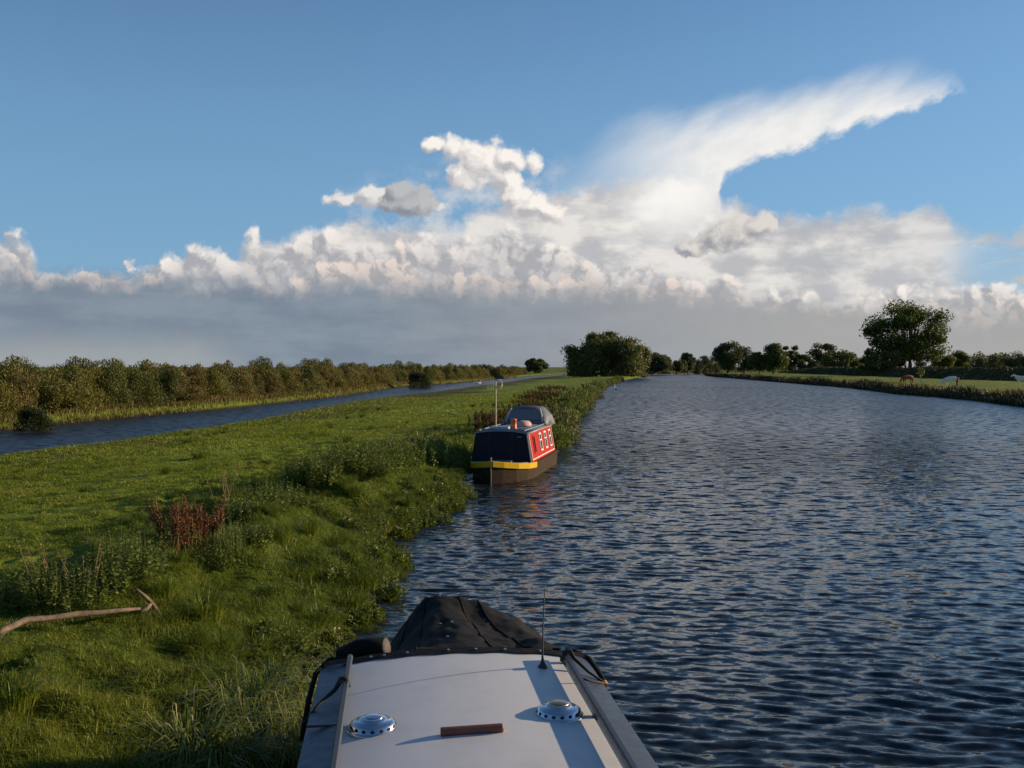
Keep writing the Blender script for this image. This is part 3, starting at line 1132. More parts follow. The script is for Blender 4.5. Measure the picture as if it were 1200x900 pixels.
b.tube([(-.64, .62, 2.88), (-.36, .62, 2.88)], .014, 6)
b.build('aerial_head', painted('pale_aerial', (.70, .60, .36), .4), mast)
b = MB()
b.tube([(-.95, -.10, .56), (-.95, -.10, .66)], .05, 10)
b.build('mooring_stud', white_p, rb, True)
b = MB()
b.box(-.02, .02, HL - .02, HL + .12, -.4, .42)
b.build('rudder', rubber, rb)

# ------------------------------------------------------------------ plants
def unit(n):
    v = RNG.normal(size=(n, 3))
    return v / np.linalg.norm(v, axis=1, keepdims=True)


def leaf_quads(c, length, width, axis=None, spread=1.0):
    """diamond leaves at the points c; axis = preferred direction of the leaf"""
    n = len(c)
    a = unit(n) * spread
    if axis is not None:
        a = a + axis
    a /= np.linalg.norm(a, axis=1, keepdims=True) + 1e-9
    s = np.cross(a, unit(n))
    s /= np.linalg.norm(s, axis=1, keepdims=True) + 1e-9
    L = (length * (.6 + .8 * RNG.random(n)))[:, None] * .5
    W = (width * (.6 + .8 * RNG.random(n)))[:, None] * .5
    v = np.stack([c - a * L, c + s * W - a * L * .1, c + a * L, c - s * W - a * L * .1], 1)
    return v.reshape(-1, 3), np.arange(n * 4).reshape(n, 4)


def blades(root, h, w, lean, curl=.5, direction=None):
    """bent grass blades: five points each"""
    n = len(root)
    q = RNG.random(n) * 6.283 if direction is None else direction + RNG.normal(size=n) * .5
    d = np.stack([np.cos(q), np.sin(q), np.zeros(n)], 1)
    f = RNG.random(n) * 3.1416
    s = np.stack([np.cos(f), np.sin(f), np.zeros(n)], 1) * (w * (.7 + .6 * RNG.random(n)))[:, None] * .5
    ln = (lean * (.3 + 1.2 * RNG.random(n)) * h)[:, None]
    up = np.array([0, 0, 1.0])
    H = h[:, None]
    mid = root + d * ln * .35 + up * H * .6
    tip = root + d * ln * (1 + curl) + up * H * (1 - .25 * curl)
    v = np.stack([root - s, root + s, mid + s * .75, mid - s * .75, tip], 1).reshape(-1, 3)
    i = np.arange(n)[:, None] * 5
    return v, i + np.array([[0, 1, 2, 3]]), i + np.array([[3, 2, 4]])


def join(parts):
    """parts: list of (verts, faces, faces...) -> one vertex list and face lists"""
    V, Fs, o = [], [], 0
    for p in parts:
        V.append(p[0])
        for f in p[1:]:
            Fs.append(np.asarray(f) + o)
        o += len(p[0])
    return np.concatenate(V), Fs


def tube_np(pts, rad, n=6):
    mb = MB()
    mb.tube(pts, rad, n)
    v = np.array(mb.v)
    q = np.array([f for f in mb.f if len(f) == 4 and n != 4], dtype=np.int64)
    return v, q


grass_mat = leafy('grass_blade', [(0, (.058, .088, .007)), (.35, (.104, .145, .010)), (.65, (.160, .195, .015)), (.88, (.22, .225, .030)), (1, (.28, .24, .07))], .34, .5, .33)
sedge_mat = leafy('sedge_blade', [(0, (.085, .13, .020)), (.5, (.17, .21, .04)), (.85, (.28, .29, .09)), (1, (.38, .34, .16))], .35, .4)
nettle_mat = leafy('nettle_leaf', [(0, (.055, .085, .012)), (.5, (.095, .135, .018)), (.9, (.15, .18, .032)), (1, (.20, .18, .05))], .35, .55)
dock_mat = leafy('dock_seed', [(0, (.070, .032, .014)), (.5, (.150, .062, .026)), (1, (.21, .11, .04))], .15, .8)
straw_mat = leafy('dry_stem', [(0, (.16, .11, .05)), (1, (.28, .20, .10))], .1, .8)
scrub_mats = [leafy('scrub_leaf_' + k, st, .3, .6) for k, st in (
    ('olive', [(0, (.075, .084, .012)), (.5, (.140, .142, .022)), (.85, (.195, .172, .036)), (1, (.26, .23, .09))]),
    ('brown', [(0, (.075, .060, .014)), (.5, (.138, .118, .026)), (.85, (.190, .152, .040)), (1, (.26, .20, .09))]),
    ('green', [(0, (.050, .064, .012)), (.5, (.098, .112, .022)), (.9, (.150, .150, .036)), (1, (.21, .19, .08))]),
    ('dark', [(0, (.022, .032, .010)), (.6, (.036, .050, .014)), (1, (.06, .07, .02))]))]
tree_mat = leafy('tree_leaf', [(0, (.040, .060, .012)), (.5, (.075, .105, .020)), (.9, (.120, .145, .030)), (1, (.16, .17, .05))], .35, .6)
willow_mat = leafy('willow_leaf', [(0, (.065, .080, .018)), (.5, (.120, .135, .036)), (.9, (.175, .18, .055)), (1, (.22, .21, .08))], .32, .6)
far_mat = leafy('far_leaf', [(0, (.045, .058, .022)), (.6, (.080, .095, .034)), (1, (.12, .13, .05))], .35, .7)  # leaf colour lightened for the haze of distance
bark = painted('bark', (.060, .045, .032), .9, (.3, .7), (.03, .024, .018), 6, 0, .6)
wood_grey = painted('weathered_branch', (.19, .135, .085), .9, (.35, .65), (.075, .052, .033), 9, 0, .5)

# --- turf: the short meadow grass, denser and finer near the viewer
parts, lawn_parts = [], []
for (y0, y1, dens, hh, ww) in ((3.0, 7.5, 3000, .062, .0044), (7.5, 13, 2700, .062, .0062), (13, 21, 1400, .064, .0098), (21, 34, 560, .068, .016), (34, 60, 150, .10, .028), (60, 110, 30, .11, .055)):
    xa, xb = -.66 * y1 - 2, 4.0
    xa = max(xa, -26)
    n = int((xb - xa) * (y1 - y0) * dens)
    x = xa + (xb - xa) * RNG.random(n)
    y = y0 + (y1 - y0) * RNG.random(n)
    k = (x > -.64 * y - 1.5) & (x < bank_left(y) + .25) & (x > pl(CN, y) + .9)
    x, y = x[k], y[k]
    dl = bank_left(y) - x
    z = ground(x, y)
    patch = .6 * fbm(x * .55, y * .55, 201, 3) + .7 * fbm(x * 2.9, y * 2.9, 203, 2)
    k = (z > .02) & (RNG.random(len(x)) < np.clip(.75 + patch * 1.3, .25, 1) * np.clip(.55 + dl * .5, .55, 1))
    x, y, z, dl, patch = x[k], y[k], z[k], dl[k], patch[k]
    edge = 1 - sstep(.3, 2.2, dl)
    h = hh * (.65 + .7 * RNG.random(len(x))) * np.clip(1 + 2.8 * patch, .55, 2.6) * (1 + 1.3 * edge * (.4 + 1.2 * vnoise(x * 2.2, y * 2.2, 207)))
    w = np.full(len(x), ww)
    lw = dl + .9 * fbm(x * .5, y * .5, 231, 3) * 2 > 4.6
    for m_, dst in ((lw, lawn_parts), (~lw, parts)):
        if m_.any():
            hk = np.where(lw, .8, 1.0)[m_]
            dst.append(blades(np.stack([x, y, z - .01], 1)[m_], h[m_] * hk, w[m_], np.full(int(m_.sum()), .75), .6))
v, fs = join(parts)
print('grass blades', len(v) // 5)
tag(link('grass', np_mesh('grass', v, fs, grass_mat)), kind='stuff')
v, fs = join(lawn_parts)
lawn_mat = leafy('grazed_grass', [(0, (.095, .125, .008)), (.35, (.155, .195, .012)), (.65, (.215, .250, .018)), (.88, (.27, .27, .035)), (1, (.32, .27, .09))], .34, .5, .33)
tag(link('meadow_grass', np_mesh('meadow_grass', v, fs, lawn_mat)), kind='stuff')


# --- leafy weeds
def nettle_mesh(name, nst, rad, h, mat, leaf=.055, seed=0):
    parts = []
    for i in range(nst):
        q, r = RNG.random() * 6.283, rad * math.sqrt(RNG.random())
        p = np.array([r * math.cos(q), r * math.sin(q), -.03])
        hh = h * (.55 + .6 * RNG.random()) * (1 - .35 * r / rad)
        ln = RNG.normal(size=2) * .10 * hh
        k = int(16 + 10 * RNG.random())
        t = np.linspace(.12, 1, k)
        c = p + np.stack([ln[0] * t, ln[1] * t, hh * t], 1)
        a = np.arange(k) * 2.4 + RNG.random() * 6
        out = np.stack([np.cos(a), np.sin(a), np.full(k, .25)], 1)
        size = leaf * (1.25 - .75 * t)
        lv, lf = leaf_quads(c + out * size[:, None] * .6, size * 1.5, size * .75, out * 1.6, .5)
        parts.append((lv, lf))
        tip = p + np.array([ln[0], ln[1], hh])
        sv = np.array([p + (.004, 0, 0), p - (.004, 0, 0), tip - (.002, 0, 0), tip + (.002, 0, 0)])
        parts.append((sv, np.array([[0, 1, 2, 3]])))
    v, fs = join(parts)
    return np_mesh(name, v, fs, mat)


def dock_mesh(name, nst, rad, h, mat, size=.016):
    parts = []
    for i in range(nst):
        q, r = RNG.random() * 6.283, rad * math.sqrt(RNG.random())
        p = np.array([r * math.cos(q), r * math.sin(q), -.03])
        hh = h * (.6 + .5 * RNG.random())
        ln = RNG.normal(size=2) * .18 * hh + np.array([math.cos(q), math.sin(q)]) * .10 * hh
        for br in range(4):
            o = RNG.normal(size=2) * .07 * hh * (br > 0)
            t0, t1 = (.0, 1.0) if br == 0 else (.45, .75 + .2 * RNG.random())
            k = 34
            t = .42 + (t1 - .42) * RNG.random(k)
            e = np.clip((t - .42) / .58, 0, 1)
            c = p + np.stack([ln[0] * t + o[0] * e, ln[1] * t + o[1] * e, hh * t], 1) + RNG.normal(size=(k, 3)) * .010
            parts.append(leaf_quads(c, np.full(k, size * 1.8), np.full(k, size * 1.2)))
        tip = p + np.array([ln[0], ln[1], hh])
        parts.append((np.array([p + (.005, 0, 0), p - (.005, 0, 0), tip - (.003, 0, 0), tip + (.003, 0, 0)]), np.array([[0, 1, 2, 3]])))
    v, fs = join(parts)
    return np_mesh(name, v, fs, mat)


def stems_mesh(name, n, rad, h, mat):
    parts = []
    for i in range(n):
        q, r = RNG.random() * 6.283, rad * RNG.random()
        p = Vector((r * math.cos(q), r * math.sin(q), -.05))
        ln = Vector((RNG.normal() * .28, RNG.normal() * .28, 1)) * h * (.6 + .6 * RNG.random())
        parts.append(tube_np([p, p + ln * .5 + Vector((RNG.normal() * .02, 0, 0)), p + ln], [.006, .005, .002], 5))
        k = 14
        t = .55 + .45 * RNG.random(k)
        parts.append(leaf_quads(np.array(p)[None] + np.array(ln)[None] * t[:, None] + RNG.normal(size=(k, 3)) * .012, np.full(k, .03), np.full(k, .012)))
    v, fs = join(parts)
    return np_mesh(name, v, fs, mat)


def tuft_mesh(name, n, rad, h, w, mat, lean=1.0, curl=1.2):
    q = RNG.random(n) * 6.283
    r = rad * np.sqrt(RNG.random(n))
    root = np.stack([r * np.cos(q), r * np.sin(q), np.full(n, -.03)], 1)
    # three-bend arching blades
    hh = h * (.5 + .7 * RNG.random(n))
    d = np.stack([np.cos(q), np.sin(q), np.zeros(n)], 1) + RNG.normal(size=(n, 3)) * np.array([.45, .45, 0])
    f = q + 1.57 + RNG.normal(size=n) * .5
    s = np.stack([np.cos(f), np.sin(f), np.zeros(n)], 1) * (w * (.6 + .7 * RNG.random(n)))[:, None] * .5
    ln = (lean * hh * (.25 + .8 * RNG.random(n)))[:, None]
    H = hh[:, None]
    up = np.array([0, 0, 1.])
    P = [root, root + d * ln * .18 + up * H * .5, root + d * ln * .6 + up * H * .88, root + d * ln * 1.15 + up * H * (1 - .1 * curl), root + d * ln * 1.7 + up * H * (.95 - .42 * curl)]
    wds = [1, 1, .85, .5, .06]
    V = []
    for p, k in zip(P, wds):
        V += [p - s * k, p + s * k]
    v = np.stack(V, 1).reshape(-1, 3)
    i = np.arange(n)[:, None] * 10
    F_ = np.concatenate([i + np.array([[2 * j, 2 * j + 1, 2 * j + 3, 2 * j + 2]]) for j in range(4)])
    return np_mesh(name, v, [F_], mat)


nettles = [nettle_mesh('nettle_clump', 46, .42, .78, nettle_mat, .055), nettle_mesh('nettle_clump', 34, .36, .62, nettle_mat, .06), nettle_mesh('nettle_clump', 60, .52, .68, nettle_mat, .05)]
docks = [dock_mesh('dock_plant', 26, .26, .75, dock_mat), dock_mesh('dock_plant', 16, .2, .62, dock_mat)]
stems = [stems_mesh('dry_stalks', 7, .22, .75, straw_mat), stems_mesh('dry_stalks', 5, .15, .6, straw_mat)]
tufts = [tuft_mesh('sedge_tuft', 360, .20, .56, .015, sedge_mat, .8, 1.5), tuft_mesh('sedge_tuft', 220, .16, .34, .013, sedge_mat, .9, 1.5), tuft_mesh('grass_tuft', 220, .16, .24, .008, grass_mat, .9, .8)]


def plant(name, me, x, y, label, cat, group, sc=1.0, dz=0.0):
    o = link(name, me, None, (x, y, max(gz(x, y), -.02) + dz))
    o.rotation_euler = (0, 0, RNG.random() * 6.283)
    k = sc * (.85 + .3 * RNG.random())
    o.scale = (k, k, sc * (.85 + .3 * RNG.random()))
    return tag(o, label, cat, group)


def spot(px, py, guess=.6):
    x, y = at(px, py, guess)
    for _ in range(4):
        x, y = at(px, py, max(gz(x, y), 0))
    return x, y


# the belt of nettles across the near bank, from the lower left up to the moored boat
GN = 'nettle clumps across the near bank'
for (px, py, s) in ((15, 715, 1), (55, 712, 1.0), (90, 712, .9), (25, 705, .9), (75, 700, 1), (120, 705, 1.1), (150, 695, 1.1), (110, 680, 1), (165, 672, 1.1), (262, 662, .8), (260, 650, 1), (285, 640, .9), (-60, 705, 1), (140, 660, .9), (180, 650, .9), (260, 672, .8), (300, 660, .7)):
    x, y = spot(px, py)
    plant('nettle_clump', nettles[int(RNG.integers(3))], x, y, 'leafy green nettle clump in the weedy strip on the near left grass', 'weeds', GN, s * .74)
GN2 = 'pale green weed clumps on the hump of the bank'
for (px, py, s) in ((330, 590, 1), (350, 582, 1.1), (372, 578, 1.2), (395, 572, 1.2), (418, 566, 1.3), (432, 560, 1.1), (405, 556, 1.1), (378, 565, 1), (310, 600, .9), (345, 598, .8), (290, 606, .8), (270, 612, .8), (445, 555, .9)):
    x, y = spot(px, py)
    plant('nettle_clump', nettles[int(RNG.integers(3))], x, y, 'bushy pale green weed clump on the bank hump left of the moored boat', 'weeds', GN2, s * 1.0)
plant('dock_plant', docks[0], *spot(212, 652), 'big russet red dock plant standing up from the grass at the left', 'dock plant', None, 1.0)
plant('dock_plant', docks[1], *spot(238, 650), 'smaller brownish dock plant just right of the big russet one', 'dock plant', None, .9)
plant('dry_stalks', stems[0], *spot(58, 705), 'leaning pale dry stalks among the nettles at the left edge', 'dry stalks', None, 1.0)
plant('dry_stalks', stems[1], *spot(105, 700), 'few thin dry stalks rising right of the leaning dry stalks', 'dry stalks', None, 1.0)
plant('dry_stalks', stems[1], *spot(268, 596), 'tall reddish stalks standing behind the big russet dock plant', 'dry stalks', None, 1.3)
# rough growth by the moored boat
GB = 'brown dead weeds left of the moored boat'
for (px, py, s) in ((440, 545, 1), (462, 540, 1), (482, 533, 1.1), (500, 528, 1.1), (455, 530, .9), (515, 520, .9), (430, 538, .8)):
    x, y = spot(px, py)
    plant('dry_stalks', stems[int(RNG.integers(2))], x, y, 'brown dead weed stalks in the rough patch left of the moored boat', 'dry stalks', GB, s * 1.15)
for (px, py, s) in ((470, 545, 1.2), (490, 540, 1.2), (510, 532, 1.1), (450, 550, 1.2)):
    x, y = spot(px, py)
    plant('nettle_clump', nettles[int(RNG.integers(3))], x, y, 'dark green weed clump among dead stalks left of the moored boat', 'weeds', 'green weeds left of the moored boat', s * 1.2)
# sedge by the near boat
plant('sedge_tuft', tufts[0], *spot(285, 868, .3), 'large arching pale sedge tuft on the bank beside the near roof', 'sedge', None, 1.05)
plant('sedge_tuft', tufts[0], *spot(318, 850, .25), 'upright sedge tuft between the large tuft and the near boat', 'sedge', None, .95)
plant('sedge_tuft', tufts[1], *spot(225, 893, .4), 'flattened light sedge tuft at the bottom edge of the photo', 'sedge', None, 1.15)
plant('sedge_tuft', tufts[1], *spot(250, 915, .4), 'sedge tuft cut off by the bottom edge below the flattened one', 'sedge', None, 1.1)
plant('sedge_tuft', tufts[1], *spot(338, 898, .2), 'narrow sedge tuft at the water against the near boat side', 'sedge', None, .9)
plant('sedge_tuft', tufts[1], *spot(398, 778, .1), 'pale bleached sedge tuft at the waterline beside the black canvas cover', 'sedge', None, .75)
# broad leaved rosettes
def broad_mesh(name, n, rad, h, leaf, mat):
    q = RNG.random(n) * 6.283
    r = rad * np.sqrt(RNG.random(n))
    c = np.stack([r * np.cos(q), r * np.sin(q), h * (1 - (r / rad) ** 2) * (.3 + .7 * RNG.random(n)) + .02], 1)
    out = np.stack([np.cos(q), np.sin(q), .5 + .6 * RNG.random(n)], 1)
    v, f = leaf_quads(c, np.full(n, leaf), np.full(n, leaf * .55), out, .7)
    return np_mesh(name, v, [f], mat)


broad_mat = leafy('broad_leaf', [(0, (.055, .085, .010)), (.5, (.105, .145, .015)), (.9, (.17, .20, .03)), (1, (.22, .20, .05))], .3, .45)
broad, broad2 = broad_mesh('waterside_plant', 380, .36, .38, .085, broad_mat), broad_mesh('waterside_plant', 280, .28, .30, .11, broad_mat)
# plants along the water's edge of the near bank
GE = 'broad leaved plants along the edge of the near bank'
for y in np.arange(9.3, 28.5, .22):
    x = float(bank_left(np.array([y]))[0]) + .10 - .75 * RNG.random() ** 1.5
    plant('waterside_plant', ([broad, broad2, nettles[1], tufts[2]])[int(RNG.integers(4))], x, y, 'low leafy plant overhanging the waterline of the near bank', 'plant', GE, .55 + .35 * RNG.random(), -.02)
GT = 'rough grass tufts on the near bank'
for i in range(105):
    y = 4.5 + 24 * RNG.random() ** 1.2
    x = float(bank_left(np.array([y]))[0]) - .25 - 3.6 * RNG.random() ** 1.6
    plant('grass_tuft', tufts[2], x, y, 'rough green grass tuft on the near bank', 'grass tuft', GT, .6 + .6 * RNG.random())

GM = 'scattered tall tufts on the open meadow'
for i in range(48):
    y = 15 + 60 * RNG.random() ** 1.3
    xa, xb = float(pl(CN, y)) + 2.5, float(bank_left(np.array([y]))[0]) - 3.5
    x = xa + (xb - xa) * RNG.random()
    plant('grass_tuft', tufts[2], x, y, 'lone tall grass tuft on the open meadow', 'grass tuft', GM, .7 + .7 * RNG.random() ** 2)

# --- reed fringes, low growth along far banks: too many stalks to count
def fringe(name, P, y0, y1, off, wid, h, mat, dens, side, w=.05):
    n = int((y1 - y0) * wid * dens)
    y = y0 + (y1 - y0) * RNG.random(n) ** 1.5
    x = pl(P, y) + side * (off + wid * RNG.random(n))
    z = np.maximum(ground(x, y), -.05)
    hh = h * (.4 + .7 * RNG.random(n)) * (.5 + 1.0 * vnoise(x * .35, y * .3, 301))
    return blades(np.stack([x, y, z - .03], 1), hh, w * (1 + y / 250), np.full(n, .35), .5)


def stuff(name, parts, mat):
    v, fs = join(parts)
    return tag(link(name, np_mesh(name, v, fs, mat)), kind='stuff')


shaded_reed_mat = leafy('bank_reed', [(0, (.030, .032, .012)), (.6, (.060, .055, .022)), (1, (.12, .09, .045))], .08, .7)  # leaf colour darkened to carry the shade on the right bank
stuff('bank_reeds', [fringe('r', XR, 55, 420, -.5, 1.7, .85, None, 34, 1, .06)], shaded_reed_mat)
stuff('bank_sedge', [fringe('r', XR, 55, 380, .9, 4.5, .30, None, 9, 1, .06)], scrub_mats[1])
stuff('embankment_shade_weeds', [fringe('r', XR, 50, 400, 29.5, 7.0, .55, None, 14, 1, .10)], shaded_reed_mat)  # dark weeds added to deepen the shaded face of the embankment
stuff('channel_sedge', [fringe('r', CF, 30, 330, .0, 2.2, .5, None, 26, -1, .05)], scrub_mats[1])
stuff('far_reeds', [fringe('r', XL, 330, 600, -1, 5, 1.3, None, 6, -1, .12)], scrub_mats[0])


# --- shrubs of the far bank of the side channel
def scrub_mesh(name, h, rad, mat, nst=30, per=230, leaf=.17, seed=0):
    parts = []
    for i in range(nst):
        q, r = RNG.random() * 6.283, math.sqrt(RNG.random())
        zz = (1 - r * r * .75) * (.30 + .70 * RNG.random() ** .6)
        sg = rad * (.16 + .16 * RNG.random())
        c0 = np.array([rad * r * math.cos(q) * .85, rad * r * math.sin(q) * .85, max(sg * .8, h * zz - sg * .8)])
        o = RNG.normal(size=(per, 3))
        o *= np.minimum(1, 1.7 / np.linalg.norm(o, axis=1, keepdims=True))
        c = c0 + o * np.array([sg * .8, sg * .8, sg])
        c[:, 2] = np.maximum(c[:, 2], .02)
        ax = np.tile(np.array([0, 0, .9]), (per, 1)) + o * .5
        parts.append(leaf_quads(c, np.full(per, leaf), np.full(per, leaf * .42), ax, .8))
        k = 12
        sp_ = c0 + np.array([0, 0, sg * 1.0]) + RNG.normal(size=(k, 3)) * np.array([sg * .5, sg * .5, sg * .45])
        parts.append(leaf_quads(sp_, np.full(k, leaf * 1.6), np.full(k, leaf * .3), np.tile(np.array([0, 0, 2.0]), (k, 1)), .6))
    v, fs = join(parts)
    return np_mesh(name, v, fs, mat)


scrub = [(scrub_mesh('willow_shrub', 3.6, 2.0, scrub_mats[0]), 'olive'), (scrub_mesh('willow_shrub', 3.4, 1.8, scrub_mats[1]), 'brown'),
         (scrub_mesh('willow_shrub', 3.6, 1.8, scrub_mats[2]), 'green'), (scrub_mesh('willow_shrub', 3.2, 1.9, scrub_mats[0], 26, 240, .18), 'olive'),
         (scrub_mesh('willow_shrub', 3.8, 1.5, scrub_mats[1], 24, 240, .18), 'brown')]
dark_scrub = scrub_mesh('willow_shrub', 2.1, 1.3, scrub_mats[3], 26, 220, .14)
SL = {'olive': 'olive green feathery shrub in the dense belt beyond the side channel',
      'brown': 'brownish autumnal shrub in the dense belt beyond the side channel',
      'green': 'deeper green bushy shrub in the dense belt beyond the side channel'}


def shrub(me, kind, x, y, s):
    o = link('willow_shrub', me, None, (x, y, max(gz(x, y), .1) - .05))
    o.rotation_euler = (0, 0, RNG.random() * 6.283)
    o.scale = (s * (.85 + .35 * RNG.random()), s * (.85 + .35 * RNG.random()), s * (.82 + .30 * RNG.random()))
    tag(o, SL[kind], 'shrub', 'shrubs beyond the side channel')


y = 30.0
while y < 370:
    for row in range(3 if y < 105 else 2):
        m, kd = scrub[(0, 2, 3, 0, 2, 3, 1, 4)[int(RNG.integers(8))]]
        x = float(pl(CF, y)) - 2.4 - row * 2.7 - .9 * RNG.random()
        shrub(m, kd, x, y + RNG.normal() * .5, (.87, 1.01, 1.05)[row] * (1 + .12 * float(fbm(np.array([y * .05]), np.array([0.0]), 400, 3)[0]) * 2))
    y += 2.3 + .6 * RNG.random() + max(0, (y - 120) * .012)
for (px, py, lab, s) in ((38, 498, 'dark shrub put in for the shaded hollow at the water, leftmost below the tall belt', .75), (205, 474, 'dark shrub in a hollow of the belt left of the photo centre', .9), (490, 452, 'dark round shrub on the channel bank left of the mast', 1.6)):  # the leftmost is coloured dark for a shaded hollow in the belt
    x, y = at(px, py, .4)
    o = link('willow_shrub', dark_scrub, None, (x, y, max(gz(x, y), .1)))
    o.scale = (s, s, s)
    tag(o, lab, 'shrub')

# russet docks and green shrubs on the river bank behind the moored boat
GD = 'russet dock plants along the bank behind the moored boat'
dock_far = dock_mesh('dock_plant', 26, 1.0, .8, leafy('faded_dock_seed', [(0, (.075, .045, .018)), (.5, (.15, .075, .030)), (1, (.20, .13, .05))], .2, .8), .030)
for i in range(34):
    y = 39 + 95 * RNG.random() ** 1.4
    x = float(pl(XL, y)) - 1.1 - (1.0 + .03 * y) * RNG.random() - .01 * y
    plant('dock_plant', dock_far, x, y, 'russet dock plant in the strip along the bank behind the moored boat', 'dock plant', GD, .65 + .3 * RNG.random())
GG = 'green bushy plants at the river edge beyond the moored boat'
bank_bush = [scrub_mesh('bank_bush', 1.3, 1.0, nettle_mat, 18, 130, .11), scrub_mesh('bank_bush', 1.1, 1.1, leafy('willowherb_leaf', [(0, (.06, .085, .016)), (.6, (.13, .15, .03)), (1, (.22, .21, .08))], .3), 18, 130, .11)]
y = 41.0
while y < 250:
    x = float(pl(XL, y)) + .1 - .6 * RNG.random()
    o = plant('bank_bush', bank_bush[int(RNG.integers(2))], x, y, 'bushy green plant at the river edge beyond the moored boat', 'plant', GG, .55 + .85 * RNG.random() ** 2)
    y += 1.5 + .016 * y


# --- trees
def tree(name, label, x, y, h, rx, seed, mat, trunk=.22, clusters=26, per=170, leaf=.42, group=None, shape='round', low=.22, spread=.19, lobes=None, size=.38):
    rg = np.random.default_rng(seed)
    z0 = max(gz(x, y), .1)
    t = thing(name, label, 'tree', (x, y, z0 - .1), 0, group)
    wood, lv = [], []
    fork = h * trunk
    tr = h * .028
    wood.append(tube_np([(0, 0, 0), (tr * .3, 0, fork * .5), (0, tr * .2, fork), (tr, 0, h * .62)], [tr * 1.3, tr, tr * .85, tr * .3], 8))
    cz, rzv = h * (low + (1 - low) * .52), h * (1 - low) * .50
    nl = len(lobes) if lobes else 0
    lob = [np.array([q_[0], rg.uniform(-.45, .45), q_[1] * 2 - 1]) for q_ in (lobes or [])]
    for i in range(clusters):
        while True:
            p = rg.uniform(-1, 1, 3)
            r = np.linalg.norm(p)
            if .35 < r < 1:
                break
        p = p / r * r ** .45
        if nl:
            p = lob[i % nl] + p * size
        if shape == 'poplar':
            c = np.array([p[0] * rx * (1 - .3 * abs(p[2])), p[1] * rx, cz + p[2] * rzv])
        elif shape == 'cone':
            k = 1 - .75 * (p[2] * .5 + .5)
            c = np.array([p[0] * rx * k, p[1] * rx * k, cz + p[2] * rzv])
        else:
            k = 1 - .25 * max(0, -p[2])
            c = np.array([p[0] * rx * k, p[1] * rx * k, cz + p[2] * rzv * .92])
        sg = min(rx, rzv) * (spread + .14 * rg.random())
        st = Vector((0, 0, fork * (.8 + .5 * rg.random())))
        e = Vector(c)
        wood.append(tube_np([st, st.lerp(e, .5) + Vector((0, 0, sg * .5)), e], [tr * .42, tr * .25, tr * .06], 5))
        n = int(per * 1.8 * (.6 + .8 * rg.random()))
        if shape == 'willow':
            o = rg.normal(size=(n, 3)) * sg * np.array([.75, .75, .3])
            o[:, 2] -= np.abs(rg.exponential(size=n)) * h * .13
            q = c + o
            q[:, 2] = np.maximum(q[:, 2], .3 + rg.random(n))
            ax = np.tile(np.array([0, 0, -1.2]), (n, 1))
        else:
            o = rg.normal(size=(n, 3))
            o *= np.minimum(1, 2.1 / np.linalg.norm(o, axis=1, keepdims=True))
            o *= (sg * np.array([1, 1, .7]))
            q = c + o
            ax = None
        lv.append(leaf_quads(q, np.full(n, leaf), np.full(n, leaf * (.72 if shape != 'willow' else .45)), ax))
    v, fs = join(wood)
    link('trunk', np_mesh('trunk', v, fs, bark, True), t)
    v, fs = join(lv)
    link('crown', np_mesh('crown', v, fs, mat), t)
    return t


def tree_px(name, label, xl, xr, top, Y, seed, mat, group=None, **k):
    cx = (xl + xr) / 2
    x = (cx - 600) / 1150 * Y
    z0 = max(gz(x, Y), .1)
    h = CAM_H + (430 - top) / 1150 * Y - z0 + .1
    return tree(name, label, x, Y, h, (xr - xl) / 2 / 1150 * Y, seed, mat, group=group, **k)


tree_px('willow_tree', 'huge rounded willow with hanging foliage on the left river bank', 664, 756, 386, 300, 3, willow_mat, shape='willow', clusters=84, per=300, leaf=.72, low=.10, trunk=.15, spread=.12, size=.34, lobes=[(-.62, .52), (-.40, .74), (-.08, .82), (.22, .72), (.48, .60), (.76, .42), (-.66, .26), (-.25, .36), (.2, .34), (.62, .2), (-.8, .08)])
tree_px('broadleaf_tree', 'dark domed tree just right of the huge willow', 757, 787, 415, 430, 4, far_mat, clusters=26, per=140, leaf=.8, low=.02)
tree_px('broadleaf_tree', 'low dark tree between the domed tree and the slim tree at the river end', 782, 803, 423, 455, 5, far_mat, clusters=18, per=100, leaf=.8, low=.02)
tree_px('broadleaf_tree', 'slim round headed tree above the end of the river', 798, 814, 414, 470, 6, far_mat, clusters=14, per=120, leaf=.7, low=.2)
for i, (a, c, tp) in enumerate(((812, 822, 419), (820, 829, 417), (827, 838, 418), (835, 845, 420))):
    tree_px('poplar_tree', 'small thin pointed tree in the row left of the tall spreading tree', a, c, tp, 480 + 4 * i, 20 + i, far_mat, 'thin trees at the river end', clusters=12, per=70, leaf=.6, shape='poplar', low=.02, spread=.40)
tree_px('broadleaf_tree', 'tall spreading tree on the right, its round head above the thin trees', 839, 866, 403, 400, 8, far_mat, clusters=30, per=150, leaf=.7, low=.2)
tree_px('poplar_tree', 'ragged pointed tree touching the tall spreading tree', 863, 881, 406, 405, 9, far_mat, clusters=20, per=90, leaf=.6, low=.1, shape='poplar', spread=.3)
tree_px('broadleaf_tree', 'left stem of the dark twin tree on the right bank meadow', 881, 898, 414, 330, 10, tree_mat, clusters=18, per=140, leaf=.6, low=.2)
tree_px('broadleaf_tree', 'larger spiky topped tree of the dark twin on the right bank meadow', 890, 922, 406, 328, 12, tree_mat, clusters=30, per=170, leaf=.6, low=.2, shape='cone')
for i, (a, c, tp) in enumerate(((917, 923, 408), (923, 929, 411), (928, 935, 407))):
    tree_px('pine_tree', 'thin gappy tree of three standing close right of the twin tree', a, c, tp, 445 + 3 * i, 30 + i, far_mat, 'three thin gappy trees', clusters=12, per=60, leaf=.7, low=.3, shape='poplar', spread=.45)
